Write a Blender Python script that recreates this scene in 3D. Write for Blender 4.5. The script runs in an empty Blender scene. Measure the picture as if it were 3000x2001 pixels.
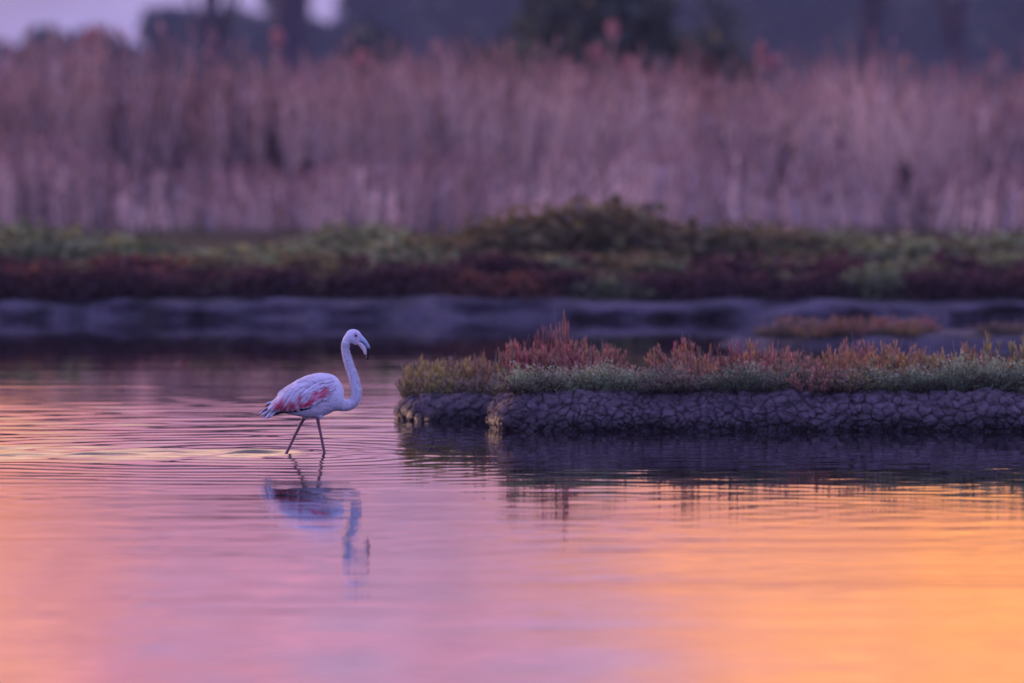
import bpy, bmesh, math, random
import numpy as np
from mathutils import Vector, noise as mnoise

random.seed(7)
rng = np.random.default_rng(11)
sc = bpy.context.scene
COL = sc.collection

# ------------------------------------------------------------------ camera
CAM_H = 2.2            # metres above the water
FPX = 28020.0          # focal length in photograph pixels (3000 wide)
HORIZON = 300.0        # photograph row of the horizon
FOCUS = 60.0
cam_d = bpy.data.cameras.new('camera')
cam = bpy.data.objects.new('camera', cam_d)
COL.objects.link(cam)
cam.location = (0, 0, CAM_H)
cam.rotation_euler = (math.pi / 2 - math.atan((1000.5 - HORIZON) / FPX), 0, 0)
cam_d.sensor_width = 36.0
cam_d.lens = 36.0 * FPX / 3000.0
cam_d.clip_start = 0.5
cam_d.clip_end = 8000
cam_d.dof.use_dof = True
cam_d.dof.focus_distance = FOCUS
cam_d.dof.aperture_fstop = 2.3
sc.camera = cam


def P(px, py, d):
    """photograph pixel at distance d (metres along the view) -> world point"""
    return ((px - 1500.0) * d / FPX, d, CAM_H - (py - HORIZON) * d / FPX)


def ground_dist(py, z=0.0):
    return (CAM_H - z) * FPX / (py - HORIZON)


# ------------------------------------------------------------------ world, sun, exposure
SUN_AZ = math.radians(-48)      # left of the view, beyond the bird
SUN_EL = math.radians(5)
world = bpy.data.worlds.new('World')
sc.world = world
world.use_nodes = True
nt = world.node_tree
nt.nodes.clear()


def wn(t, **kw):
    n = nt.nodes.new(t)
    for k, v in kw.items():
        setattr(n, k, v)
    return n


def wmath(op, a, b=None, clamp=False):
    n = wn('ShaderNodeMath', operation=op)
    n.use_clamp = clamp
    for i, v in enumerate((a, b)):
        if v is None:
            continue
        if isinstance(v, (int, float)):
            n.inputs[i].default_value = v
        else:
            nt.links.new(v, n.inputs[i])
    return n.outputs[0]


def wramp(fac, stops):
    n = wn('ShaderNodeValToRGB')
    r = n.color_ramp
    r.interpolation = 'EASE'
    while len(r.elements) < len(stops):
        r.elements.new(0.5)
    for e, (p, c) in zip(r.elements, stops):
        e.position = p
        e.color = (c[0], c[1], c[2], 1)
    nt.links.new(fac, n.inputs[0])
    return n.outputs[0]


def wmix(fac, a, b):
    n = wn('ShaderNodeMix', data_type='RGBA')
    for sock, v in ((n.inputs[0], fac), (n.inputs[6], a), (n.inputs[7], b)):
        if isinstance(v, (int, float)):
            sock.default_value = v
        elif isinstance(v, tuple):
            sock.default_value = (*v, 1)
        else:
            nt.links.new(v, sock)
    return n.outputs[2]


tc = wn('ShaderNodeTexCoord')
sep = wn('ShaderNodeSeparateXYZ')
nt.links.new(tc.outputs['Generated'], sep.inputs[0])
dx, dy, dz = sep.outputs
elev = wmath('MULTIPLY', wmath('ARCSINE', wmath('MAXIMUM', wmath('MINIMUM', dz, 1.0), 0.0)), 180 / math.pi)
azim = wmath('MULTIPLY', wmath('ARCTAN2', dx, dy), 180 / math.pi)
e_n = wmath('POWER', wmath('DIVIDE', elev, 90.0), 0.5)      # 0..1, stretched near the horizon


def ep(deg):
    return (deg / 90.0) ** 0.5


# sunset half of the sky, two kinds of cloud light (rose and amber)
rose = wramp(e_n, [(0.0, (.36, .34, .70)), (ep(1.0), (.42, .33, .62)), (ep(2.2), (.52, .21, .34)), (ep(3.3), (.92, .33, .50)),
                   (ep(5.5), (.90, .46, .46)), (ep(11), (1.8, 1.08, .84)), (ep(28), (.60, .48, .70)), (1.0, (.38, .42, 1.0))])
amber = wramp(e_n, [(0.0, (.36, .33, .66)), (ep(1.0), (.50, .34, .50)), (ep(2.2), (.95, .30, .13)), (ep(3.3), (1.75, .64, .17)),
                    (ep(5.5), (1.2, .66, .30)), (ep(11), (1.8, 1.08, .80)), (ep(28), (.66, .50, .66)), (1.0, (.38, .42, 1.0))])
cv = wn('ShaderNodeCombineXYZ')
nt.links.new(wmath('MULTIPLY', azim, 0.30), cv.inputs[0])
nt.links.new(wmath('MULTIPLY', elev, 0.65), cv.inputs[1])
cv.inputs[2].default_value = 3.7
cn = wn('ShaderNodeTexNoise')
cn.inputs['Scale'].default_value = 1.0
cn.inputs['Detail'].default_value = 4.0
cn.inputs['Roughness'].default_value = 0.5
nt.links.new(cv.outputs[0], cn.inputs['Vector'])
# the amber light of the cloud bank grows towards the right of the sunset
cl = wmath('ADD', wmath('MULTIPLY', wmath('SUBTRACT', cn.outputs['Fac'], 0.5), 2.6),
           wmath('ADD', wmath('MULTIPLY', azim, 0.19), wmath('ADD', 0.26, wmath('MULTIPLY', wmath('MAXIMUM', wmath('SUBTRACT', -1.9, azim), 0.0), 0.75))), clamp=False)
cl = wmath('MAXIMUM', wmath('MINIMUM', cl, 1.0), 0.0)
violet = wramp(e_n, [(0.0, (.36, .34, .70)), (ep(1.0), (.42, .33, .62)), (ep(2.2), (.42, .22, .46)), (ep(3.3), (.62, .35, .62)),
                     (ep(5.5), (.72, .44, .56)), (ep(11), (1.7, 1.02, .86)), (ep(28), (.60, .48, .70)), (1.0, (.38, .42, 1.0))])
cv3 = wn('ShaderNodeCombineXYZ')
nt.links.new(wmath('MULTIPLY', azim, 0.42), cv3.inputs[0])
nt.links.new(wmath('MULTIPLY', elev, 0.8), cv3.inputs[1])
cv3.inputs[2].default_value = 1.4
cn3 = wn('ShaderNodeTexNoise')
cn3.inputs['Scale'].default_value = 1.0
cn3.inputs['Detail'].default_value = 3.0
nt.links.new(cv3.outputs[0], cn3.inputs['Vector'])
vio = wn('ShaderNodeMapRange', interpolation_type='SMOOTHSTEP')
vio.inputs['From Min'].default_value = 0.42
vio.inputs['From Max'].default_value = 0.62
nt.links.new(cn3.outputs['Fac'], vio.inputs['Value'])
rose = wmix(vio.outputs[0], rose, violet)
warm = wmix(cl, rose, amber)
cv2 = wn('ShaderNodeCombineXYZ')
nt.links.new(wmath('MULTIPLY', azim, 0.9), cv2.inputs[0])
nt.links.new(wmath('MULTIPLY', elev, 2.8), cv2.inputs[1])
cv2.inputs[2].default_value = 8.1
cn2 = wn('ShaderNodeTexNoise')
cn2.inputs['Scale'].default_value = 1.0
cn2.inputs['Detail'].default_value = 6.0
cn2.inputs['Roughness'].default_value = 0.6
nt.links.new(cv2.outputs[0], cn2.inputs['Vector'])
shade = wn('ShaderNodeVectorMath', operation='SCALE')      # thicker and thinner cloud
nt.links.new(warm, shade.inputs[0])
nt.links.new(wmath('ADD', wmath('MULTIPLY', cn2.outputs['Fac'], 1.5), 0.28), shade.inputs['Scale'])
warm = shade.outputs[0]
cool = wramp(e_n, [(0.0, (.44, .44, .98)), (ep(6), (.58, .52, 1.40)), (ep(25), (.50, .52, 1.55)), (1.0, (.37, .39, 1.05))])
toward = wmath('COSINE', wmath('MULTIPLY', wmath('ADD', azim, 12.0), math.pi / 180))
side = wn('ShaderNodeMapRange', interpolation_type='SMOOTHERSTEP')
side.inputs['From Min'].default_value = -0.25
side.inputs['From Max'].default_value = 0.85
nt.links.new(toward, side.inputs['Value'])
dusk = wmix(side.outputs[0], cool, warm)
bg1 = wn('ShaderNodeBackground')
nt.links.new(dusk, bg1.inputs['Color'])
bg1.inputs['Strength'].default_value = 1.0
sky = wn('ShaderNodeTexSky', sky_type='NISHITA')
sky.sun_disc = False
sky.sun_elevation = SUN_EL
sky.sun_rotation = SUN_AZ
bg2 = wn('ShaderNodeBackground')
nt.links.new(sky.outputs[0], bg2.inputs['Color'])
bg2.inputs['Strength'].default_value = 0.008
add = wn('ShaderNodeAddShader')
nt.links.new(bg1.outputs[0], add.inputs[0])
nt.links.new(bg2.outputs[0], add.inputs[1])
wo = wn('ShaderNodeOutputWorld')
nt.links.new(add.outputs[0], wo.inputs['Surface'])

sun_d = bpy.data.lights.new('sun', 'SUN')
sun_d.energy = 2.2
sun_d.angle = math.radians(10)
sun_d.color = (1.0, 0.58, 0.46)
sun = bpy.data.objects.new('sun', sun_d)
COL.objects.link(sun)
sun.location = (-20, 40, 30)
to_sun = Vector((math.sin(SUN_AZ) * math.cos(SUN_EL), math.cos(SUN_AZ) * math.cos(SUN_EL), math.sin(SUN_EL)))
sun.rotation_euler = to_sun.to_track_quat('Z', 'Y').to_euler()

sc.render.engine = 'CYCLES'
sc.cycles.use_denoising = True
sc.cycles.max_bounces = 6
sc.cycles.diffuse_bounces = 3
sc.cycles.glossy_bounces = 3
sc.cycles.volume_bounces = 1
sc.cycles.sample_clamp_indirect = 4.0
sc.view_settings.view_transform = 'Standard'
sc.view_settings.look = 'None'
sc.view_settings.exposure = 0.0
sc.view_settings.gamma = 1.0
sc.view_settings.use_curve_mapping = False


# ------------------------------------------------------------------ helpers
def tag(o, label=None, cat=None, group=None, kind=None):
    if label:
        o['label'] = label
    if cat:
        o['category'] = cat
    if group:
        o['group'] = group
    if kind:
        o['kind'] = kind
    return o


def empty(name, loc=(0, 0, 0), parent=None):
    o = bpy.data.objects.new(name, None)
    o.empty_display_size = 0.1
    o.location = loc
    o.parent = parent
    COL.objects.link(o)
    return o


def link(name, me, mat=None, parent=None):
    o = bpy.data.objects.new(name, me)
    COL.objects.link(o)
    o.parent = parent
    if mat and not me.materials:
        me.materials.append(mat)
    return o


def set_col(me, cols):
    a = me.color_attributes.new('Col', 'FLOAT_COLOR', 'POINT')
    c = np.ones((len(me.vertices), 4), np.float32)
    c[:, :3] = np.asarray(cols, np.float32)
    a.data.foreach_set('color', c.ravel())


def mesh_of(name, V, F, cols=None, smooth=True):
    me = bpy.data.meshes.new(name)
    me.from_pydata([tuple(map(float, v)) for v in V], [], [tuple(map(int, f)) for f in F])
    if cols is not None:
        set_col(me, cols)
    if smooth:
        me.polygons.foreach_set('use_smooth', np.ones(len(me.polygons), bool))
    me.update()
    return me


def quad_mesh(name, V, Q, cols=None, smooth=True):
    """fast path: V (n,3), Q (m,4)"""
    V = np.asarray(V, np.float32)
    Q = np.asarray(Q, np.int32)
    me = bpy.data.meshes.new(name)
    me.vertices.add(len(V))
    me.vertices.foreach_set('co', V.ravel())
    me.loops.add(Q.size)
    me.loops.foreach_set('vertex_index', Q.ravel())
    me.polygons.add(len(Q))
    me.polygons.foreach_set('loop_start', np.arange(0, Q.size, 4, dtype=np.int32))
    me.polygons.foreach_set('use_smooth', np.full(len(Q), smooth))
    me.update(calc_edges=True)
    if cols is not None:
        set_col(me, cols)
    return me


class Builder:
    """collects tubes, blades and leaves with a colour per vertex"""

    def __init__(self):
        self.V, self.F, self.C = [], [], []

    def tube(self, pts, rad, col, n=3):
        pts = [Vector(p) for p in pts]
        b = len(self.V)
        m = len(pts)
        for i, p in enumerate(pts):
            t = (pts[min(i + 1, m - 1)] - pts[max(i - 1, 0)]).normalized()
            s = t.cross(Vector((0.31, 0.95, 0.1))).normalized()
            u = t.cross(s)
            c = col[i] if isinstance(col, list) else col
            for k in range(n):
                a = 2 * math.pi * k / n
                self.V.append(p + (s * math.cos(a) + u * math.sin(a)) * rad[i])
                self.C.append(c)
        for i in range(m - 1):
            for k in range(n):
                k2 = (k + 1) % n
                self.F.append((b + i * n + k, b + i * n + k2, b + (i + 1) * n + k2, b + (i + 1) * n + k))
        self.F.append(tuple(b + (m - 1) * n + k for k in range(n)))
        self.F.append(tuple(b + k for k in reversed(range(n))))

    def leaf(self, base, d, up, L, W, col):
        d = Vector(d).normalized()
        s = d.cross(Vector(up)).normalized()
        b0 = Vector(base)
        n = s.cross(d)
        b = len(self.V)
        self.V += [b0, b0 + d * L * .5 + s * W * .5 + n * W * .12, b0 + d * L, b0 + d * L * .5 - s * W * .5 + n * W * .12, b0 + d * L * .5 - n * W * .1]
        self.C += [col] * 5
        self.F += [(b, b + 1, b + 4), (b + 1, b + 2, b + 4), (b + 2, b + 3, b + 4), (b + 3, b, b + 4)]

    def mesh(self, name, smooth=True):
        return mesh_of(name, self.V, self.F, self.C, smooth)


def jit(c, a=.15):
    f = 1 + random.uniform(-a, a)
    return tuple(max(0.0, x * f * (1 + random.uniform(-a, a) * .4)) for x in c)


def lerp(a, b, t):
    return tuple(x + (y - x) * t for x, y in zip(a, b))


# ------------------------------------------------------------------ materials
def material(name, color=None, rough=0.8, attr=False, noise=None, bump=None, spec=0.3, translucent=0.0):
    """noise = (scale, amount) darkens and lightens the colour; bump = (scale, strength, distance)"""
    m = bpy.data.materials.new(name)
    m.use_nodes = True
    t = m.node_tree
    b = t.nodes['Principled BSDF']
    b.inputs['Roughness'].default_value = rough
    b.inputs['Specular IOR Level'].default_value = spec
    tcn = t.nodes.new('ShaderNodeTexCoord')
    if attr:
        a = t.nodes.new('ShaderNodeAttribute')
        a.attribute_name = 'Col'
        src = a.outputs['Color']
    else:
        a = t.nodes.new('ShaderNodeRGB')
        a.outputs[0].default_value = (*color, 1)
        src = a.outputs[0]
    if noise:
        n = t.nodes.new('ShaderNodeTexNoise')
        n.inputs['Scale'].default_value = noise[0]
        n.inputs['Detail'].default_value = 5
        t.links.new(tcn.outputs['Object'], n.inputs['Vector'])
        mr = t.nodes.new('ShaderNodeMapRange')
        mr.inputs['From Min'].default_value = .3
        mr.inputs['From Max'].default_value = .7
        mr.inputs['To Min'].default_value = 1 - noise[1]
        mr.inputs['To Max'].default_value = 1 + noise[1]
        t.links.new(n.outputs['Fac'], mr.inputs['Value'])
        mx = t.nodes.new('ShaderNodeVectorMath')
        mx.operation = 'SCALE'
        t.links.new(src, mx.inputs[0])
        t.links.new(mr.outputs[0], mx.inputs['Scale'])
        src = mx.outputs[0]
    t.links.new(src, b.inputs['Base Color'])
    if bump:
        n2 = t.nodes.new('ShaderNodeTexNoise')
        n2.inputs['Scale'].default_value = bump[0]
        n2.inputs['Detail'].default_value = 6
        t.links.new(tcn.outputs['Object'], n2.inputs['Vector'])
        bp = t.nodes.new('ShaderNodeBump')
        bp.inputs['Strength'].default_value = bump[1]
        bp.inputs['Distance'].default_value = bump[2]
        t.links.new(n2.outputs['Fac'], bp.inputs['Height'])
        t.links.new(bp.outputs[0], b.inputs['Normal'])
    if translucent:
        out = t.nodes['Material Output']
        tr = t.nodes.new('ShaderNodeBsdfTranslucent')
        t.links.new(src, tr.inputs['Color'])
        mxs = t.nodes.new('ShaderNodeMixShader')
        mxs.inputs[0].default_value = translucent
        t.links.new(b.outputs[0], mxs.inputs[1])
        t.links.new(tr.outputs[0], mxs.inputs[2])
        t.links.new(mxs.outputs[0], out.inputs['Surface'])
    return m


M_mud = material('mud', (.115, .084, .090), .8, noise=(20, .55), bump=(34, 1.0, .05), spec=.3)
t_ = M_mud.node_tree
bs_ = t_.nodes['Principled BSDF']
src_ = bs_.inputs['Base Color'].links[0].from_socket
tc_ = t_.nodes.new('ShaderNodeTexCoord')
sp_ = t_.nodes.new('ShaderNodeSeparateXYZ')
t_.links.new(tc_.outputs['Object'], sp_.inputs[0])
nz_ = t_.nodes.new('ShaderNodeTexNoise')
nz_.inputs['Scale'].default_value = 3.5
nz_.inputs['Detail'].default_value = 5
t_.links.new(tc_.outputs['Object'], nz_.inputs['Vector'])
ad_ = t_.nodes.new('ShaderNodeMath')
ad_.operation = 'MULTIPLY_ADD'
t_.links.new(nz_.outputs['Fac'], ad_.inputs[0])
ad_.inputs[1].default_value = -.22
t_.links.new(sp_.outputs[2], ad_.inputs[2])
wet_ = t_.nodes.new('ShaderNodeMapRange')
wet_.inputs['From Min'].default_value = -.07
wet_.inputs['From Max'].default_value = .0
t_.links.new(ad_.outputs[0], wet_.inputs['Value'])
dk_ = t_.nodes.new('ShaderNodeMapRange')
dk_.inputs['To Min'].default_value = .5
dk_.inputs['To Max'].default_value = 1.1
t_.links.new(wet_.outputs[0], dk_.inputs['Value'])
sc_ = t_.nodes.new('ShaderNodeVectorMath')
sc_.operation = 'SCALE'
t_.links.new(src_, sc_.inputs[0])
t_.links.new(dk_.outputs[0], sc_.inputs['Scale'])
t_.links.new(sc_.outputs[0], bs_.inputs['Base Color'])
rg_ = t_.nodes.new('ShaderNodeMapRange')
rg_.inputs['To Min'].default_value = .38
rg_.inputs['To Max'].default_value = .85
t_.links.new(wet_.outputs[0], rg_.inputs['Value'])
t_.links.new(rg_.outputs[0], bs_.inputs['Roughness'])
M_farmud = material('far_mud', (.098, .08, .09), .85, noise=(1.8, .7), bump=(5, 1.0, .2))
M_soil = material('soil', (.10, .08, .06), .95, noise=(1.2, .35), bump=(6, .6, .03))
M_plant = material('plant', attr=True, rough=.7, noise=(30, .2), translucent=.3)
M_leaf = material('leaf', attr=True, rough=.55, noise=(25, .2), translucent=.25)
M_reed = material('reed_straw', attr=True, rough=.8, translucent=.25)
M_bark = material('bark', (.075, .055, .06), .9, noise=(5, .35), bump=(12, .8, .04))
M_plume = material('plumage', attr=True, rough=.85, noise=(60, .07), bump=(120, .35, .003), spec=.15)
M_fluff = material('neck_plumage', attr=True, rough=.9, noise=(70, .12), bump=(110, .6, .004), spec=.1)
M_bill = material('bill', attr=True, rough=.5, spec=.3)
M_leg = material('leg_skin', (.20, .085, .10), .55, noise=(40, .3), bump=(140, .5, .002), spec=.4)
M_eye = material('eye', (.012, .006, .008), .12, spec=.6)

# water: clear dark pond surface, mirror-like at this low angle
M_water = bpy.data.materials.new('water')
M_water.use_nodes = True
wb = M_water.node_tree.nodes['Principled BSDF']
wb.inputs['Base Color'].default_value = (.020, .014, .020, 1)
wb.inputs['Roughness'].default_value = 0.02
wb.inputs['IOR'].default_value = 1.333


# ------------------------------------------------------------------ ground sheet (pond bed, marsh, out to the horizon)
prof = [(-300, .7), (-6, .75), (2.0, .55), (5.0, -.25), (9, -.42), (60, -.40), (94, -.38), (97.6, -.3), (98.2, .16), (104, .22), (150, .25), (400, .3), (4000, 0.3)]
xs = [-4000, -300, -80, -30, 0, 30, 80, 300, 4000]
V, Q = [], []
for x in xs:
    for y, z in prof:
        V.append((x, y, z))
npf = len(prof)
for i in range(len(xs) - 1):
    for j in range(npf - 1):
        Q.append((i * npf + j, (i + 1) * npf + j, (i + 1) * npf + j + 1, i * npf + j + 1))
g = link('ground', quad_mesh('ground', V, Q, smooth=False), M_soil)
tag(g, 'brown marsh soil running under the pond to the horizon', 'ground', kind='structure')

# ------------------------------------------------------------------ water
BX, BY = (894 - 1500) * 60 / FPX, 60.0        # where the bird stands


def vnoise(x, y, s, seed):
    """cheap smooth value noise on numpy arrays"""
    r = np.random.default_rng(seed).random((64, 64))
    u, v = x / s, y / s
    i, j = np.floor(u).astype(int), np.floor(v).astype(int)
    fu, fv = u - i, v - j
    fu, fv = fu * fu * (3 - 2 * fu), fv * fv * (3 - 2 * fv)
    a, b = r[i % 64, j % 64], r[(i + 1) % 64, j % 64]
    c, d = r[i % 64, (j + 1) % 64], r[(i + 1) % 64, (j + 1) % 64]
    return (a * (1 - fu) + b * fu) * (1 - fv) + (c * (1 - fu) + d * fu) * fv


def sstep(a, b, x):
    t = np.clip((x - a) / (b - a), 0, 1)
    return t * t * (3 - 2 * t)


def waves(x, y):
    h = np.zeros_like(x)
    r = np.random.default_rng(5)
    calm = .55 + .9 * vnoise(x + 40, y * .35 + 9, 1.3, 21)
    for k in range(18):                                   # faint swell, crests lying across the view
        lam = .35 * (1.19 ** k)
        ang = r.normal(0, .26)
        ph = r.uniform(0, 6.28)
        slope = .00085 if lam < 1.6 else .0004
        h += calm * slope * lam / 6.28 * np.sin(6.28 / lam * (y * math.cos(ang) + x * math.sin(ang)) + ph)
    cat = .25 + 1.5 * vnoise(x * 1.2 + 31, y * .3 + 7, .45, 81) * vnoise(x * .5 + 3, y * .12 + 7, .8, 83) * 1.6
    for k in range(14):                                   # cat's-paw ripples running every way
        lam = r.uniform(.16, .5)
        ang = r.normal(0, .8)
        h += cat * .0016 * lam / 6.28 * np.sin(6.28 / lam * (y * math.cos(ang) + x * math.sin(ang)) + r.uniform(0, 6.28))
    chop = (.2 + 1.4 * vnoise(x * .9 + 11, y * .25 + 2, .7, 91)) * (1 - sstep(57, 63, y)) * sstep(36, 44, y)
    for k in range(10):                                   # short wind chop, crests across the view
        lam = r.uniform(.24, .55)
        ang = r.normal(0, .5)
        h += chop * .0010 * lam / 6.28 * np.sin(6.28 / lam * (y * math.cos(ang) + x * math.sin(ang)) + r.uniform(0, 6.28))
    # breeze-ruffled strip beyond the bird
    strip = sstep(60.5, 64, y) * (1 - sstep(68.5, 72, y)) * (1 - sstep(-.9, -.2, x)) 
    strip = strip * (.45 + 1.1 * vnoise(x + 10, y * .6, .8, 33))
    for k in range(16):
        lam = r.uniform(.28, .95)
        ang = r.normal(0, .5)
        h += strip * .0045 * lam / 6.28 * np.sin(6.28 / lam * (y * math.cos(ang) + x * math.sin(ang)) + r.uniform(0, 6.28))
    # rings spreading from the wading bird and its path
    ddx = np.where(x > BX, x - BX, np.minimum(0, x - (BX - 0.0)) * .45)
    yy = (y - BY) / 2.3
    q = np.sqrt(ddx ** 2 + yy ** 2 + .004)
    wob = .10 * vnoise(x + 5, y * .5, .7, 51) + .05 * vnoise(x + 25, y * .7, .3, 53)
    fade_x = np.where(x > BX, np.exp(-(ddx / 1.5) ** 2), 1.0)
    env = sstep(.03, .25, q) * np.exp(-(yy / 1.9) ** 2) * fade_x
    env = env * (.15 + 1.5 * vnoise(x * .8 + 17, y * .5 + 3, .6, 61))
    h += .0019 * env * np.sin(6.28 * (q + wob) / .205)
    h += .0006 * env * np.sin(6.28 * (q * 1.03 + wob * 1.6) / .31 + 1.1)
    # choppy streak where it has just walked
    along = 1 - sstep(BX - .35, BX + .25, x)
    streak = along * np.exp(-((y - BY + .1) / (.45 + .32 * np.maximum(0, BX - x))) ** 2)
    streak = streak * (.6 + 1.1 * vnoise(x * .6 + 3, y, .35, 71))
    for k in range(12):
        lam = r.uniform(.22, .6)
        ang = r.normal(0, .35)
        h += streak * .037 * lam / 6.28 * np.sin(6.28 / lam * (y * math.cos(ang) + x * math.sin(ang)) + r.uniform(0, 6.28))
    # small rings hugging each leg
    for lx in (BX - .115, BX + .125):
        q2 = np.sqrt((x - lx) ** 2 + ((y - BY) / 2) ** 2 + 1e-4)
        h += .0011 * np.exp(-(q2 / .16) ** 2) * np.cos(6.28 * q2 / .11)
    return h


gx = np.concatenate([np.linspace(-7, 7, 261)])
gy = np.concatenate([np.arange(30, 56, .075), np.arange(56, 72, .045), np.arange(72, 97.8, .12)])
X, Y = np.meshgrid(gx, gy, indexing='ij')
edge = sstep(-7, -6, X) * (1 - sstep(6, 7, X)) * sstep(30, 31, Y) * (1 - sstep(96, 97, Y))
Z = waves(X, Y) * edge
nx, ny = X.shape
V = np.stack([X.ravel(), Y.ravel(), Z.ravel()], 1)
ii, jj = np.meshgrid(np.arange(nx - 1), np.arange(ny - 1), indexing='ij')
Q = np.stack([ii * ny + jj, (ii + 1) * ny + jj, (ii + 1) * ny + jj + 1, ii * ny + jj + 1], -1).reshape(-1, 4)
n0 = len(V)
y0, y1 = gy[0], gy[-1]
extra = [(-400, 3, 0), (400, 3, 0), (400, y0, 0), (-400, y0, 0), (-400, y1, 0), (400, y1, 0), (400, 98.1, 0), (-400, 98.1, 0),
         (-7, y0, 0), (-7, y1, 0), (7, y0, 0), (7, y1, 0)]
V = np.vstack([V, np.array(extra)])
Q = np.vstack([Q, np.array([[0, 1, 2, 3], [4, 5, 6, 7], [3, 8, 9, 4], [10, 2, 5, 11]]) + n0])
water = link('water', quad_mesh('water', V, Q), M_water)
tag(water, 'calm pond water mirroring a pink and orange sunset sky', 'water', kind='structure')


# ------------------------------------------------------------------ mud banks
def catmull(pts, step=.03):
    out = []
    n = len(pts)
    for i in range(n - 1):
        p0, p1, p2, p3 = pts[max(i - 1, 0)], pts[i], pts[i + 1], pts[min(i + 2, n - 1)]
        m = max(2, int(math.dist(p1, p2) / step))
        for k in range(m):
            t = k / m
            out.append(tuple(.5 * (2 * b + (c - a) * t + (2 * a - 5 * b + 4 * c - d) * t * t + (-a + 3 * b - 3 * c + d) * t ** 3)
                             for a, b, c, d in zip(p0, p1, p2, p3)))
    out.append(pts[-1])
    return np.array(out)


class Bank:
    """front face of a mud bank: u runs along the shore (m), s runs up the face (m)"""

    def __init__(self, pts, profile, rough=.03, seed=0):
        c = catmull(pts)
        seg = np.hypot(*np.diff(c, axis=0).T)
        self.U = np.concatenate([[0], np.cumsum(seg)])
        self.c = c
        t = np.gradient(c, axis=0)
        t /= np.linalg.norm(t, axis=1)[:, None]
        self.n = np.stack([t[:, 1], -t[:, 0]], 1)      # outward for a shore that runs left to right in front
        self.pr = np.array(profile)                    # s, offset, z
        self.L = self.U[-1]
        self.S = self.pr[-1, 0]
        self.rough = rough
        self.seed = seed

    def at(self, u, s, lift=0.0):
        x, y = np.interp(u, self.U, self.c[:, 0]), np.interp(u, self.U, self.c[:, 1])
        nx_, ny_ = np.interp(u, self.U, self.n[:, 0]), np.interp(u, self.U, self.n[:, 1])
        o, z = np.interp(s, self.pr[:, 0], self.pr[:, 1]), np.interp(s, self.pr[:, 0], self.pr[:, 2])
        e = .01
        do = np.interp(s + e, self.pr[:, 0], self.pr[:, 1]) - np.interp(s - e, self.pr[:, 0], self.pr[:, 1])
        dzz = np.interp(s + e, self.pr[:, 0], self.pr[:, 2]) - np.interp(s - e, self.pr[:, 0], self.pr[:, 2])
        l = math.hypot(do, dzz) or 1
        no, nz = dzz / l, -do / l
        w = mnoise.noise((u * 2.3, s * 3.1, self.seed)) * self.rough + mnoise.noise((u * 6.3, s * 7, self.seed + 4)) * self.rough * .6
        w += mnoise.noise((u * 16, s * 19, self.seed + 6)) * self.rough * .32 + mnoise.noise((u * 37, s * 41, self.seed + 8)) * self.rough * .14
        zz = z * (1 + .13 * mnoise.noise((u * .9, 0, self.seed + 9)) + .09 * mnoise.noise((u * 3.7, 0, self.seed + 9)))
        oo = o + (lift + w) * no
        return Vector((x + nx_ * oo, y + ny_ * oo, zz + (lift + w * .5) * nz))


def clip(poly, p, n):
    out = []
    for i in range(len(poly)):
        a, b = poly[i], poly[(i + 1) % len(poly)]
        da, db = (a - p) @ n, (b - p) @ n
        if da <= 0:
            out.append(a)
        if (da < 0 < db) or (db < 0 < da):
            out.append(a + (b - a) * da / (da - db))
    return out


def voronoi(seeds, u0, u1, s0, s1):
    cells = []
    for i, p in enumerate(seeds):
        d = np.hypot(*(seeds - p).T)
        near = np.argsort(d)[1:22]
        poly = [np.array(q) for q in ((u0, s0), (u1, s0), (u1, s1), (u0, s1))]
        for j in near:
            q = seeds[j]
            poly = clip(poly, (p + q) / 2, (q - p))
            if len(poly) < 3:
                break
        if len(poly) >= 3:
            cells.append(poly)
    return cells


def warp(p):
    """bend the crack net so that no two blocks look alike"""
    a = .030 * mnoise.noise((p[0] * 7, p[1] * 9, 1.3)) + .012 * mnoise.noise((p[0] * 24, p[1] * 24, 2.3))
    b = .022 * mnoise.noise((p[0] * 7, p[1] * 9, 6.3)) + .010 * mnoise.noise((p[0] * 24, p[1] * 24, 9.3))
    return np.array((p[0] + a, p[1] + b))


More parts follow.
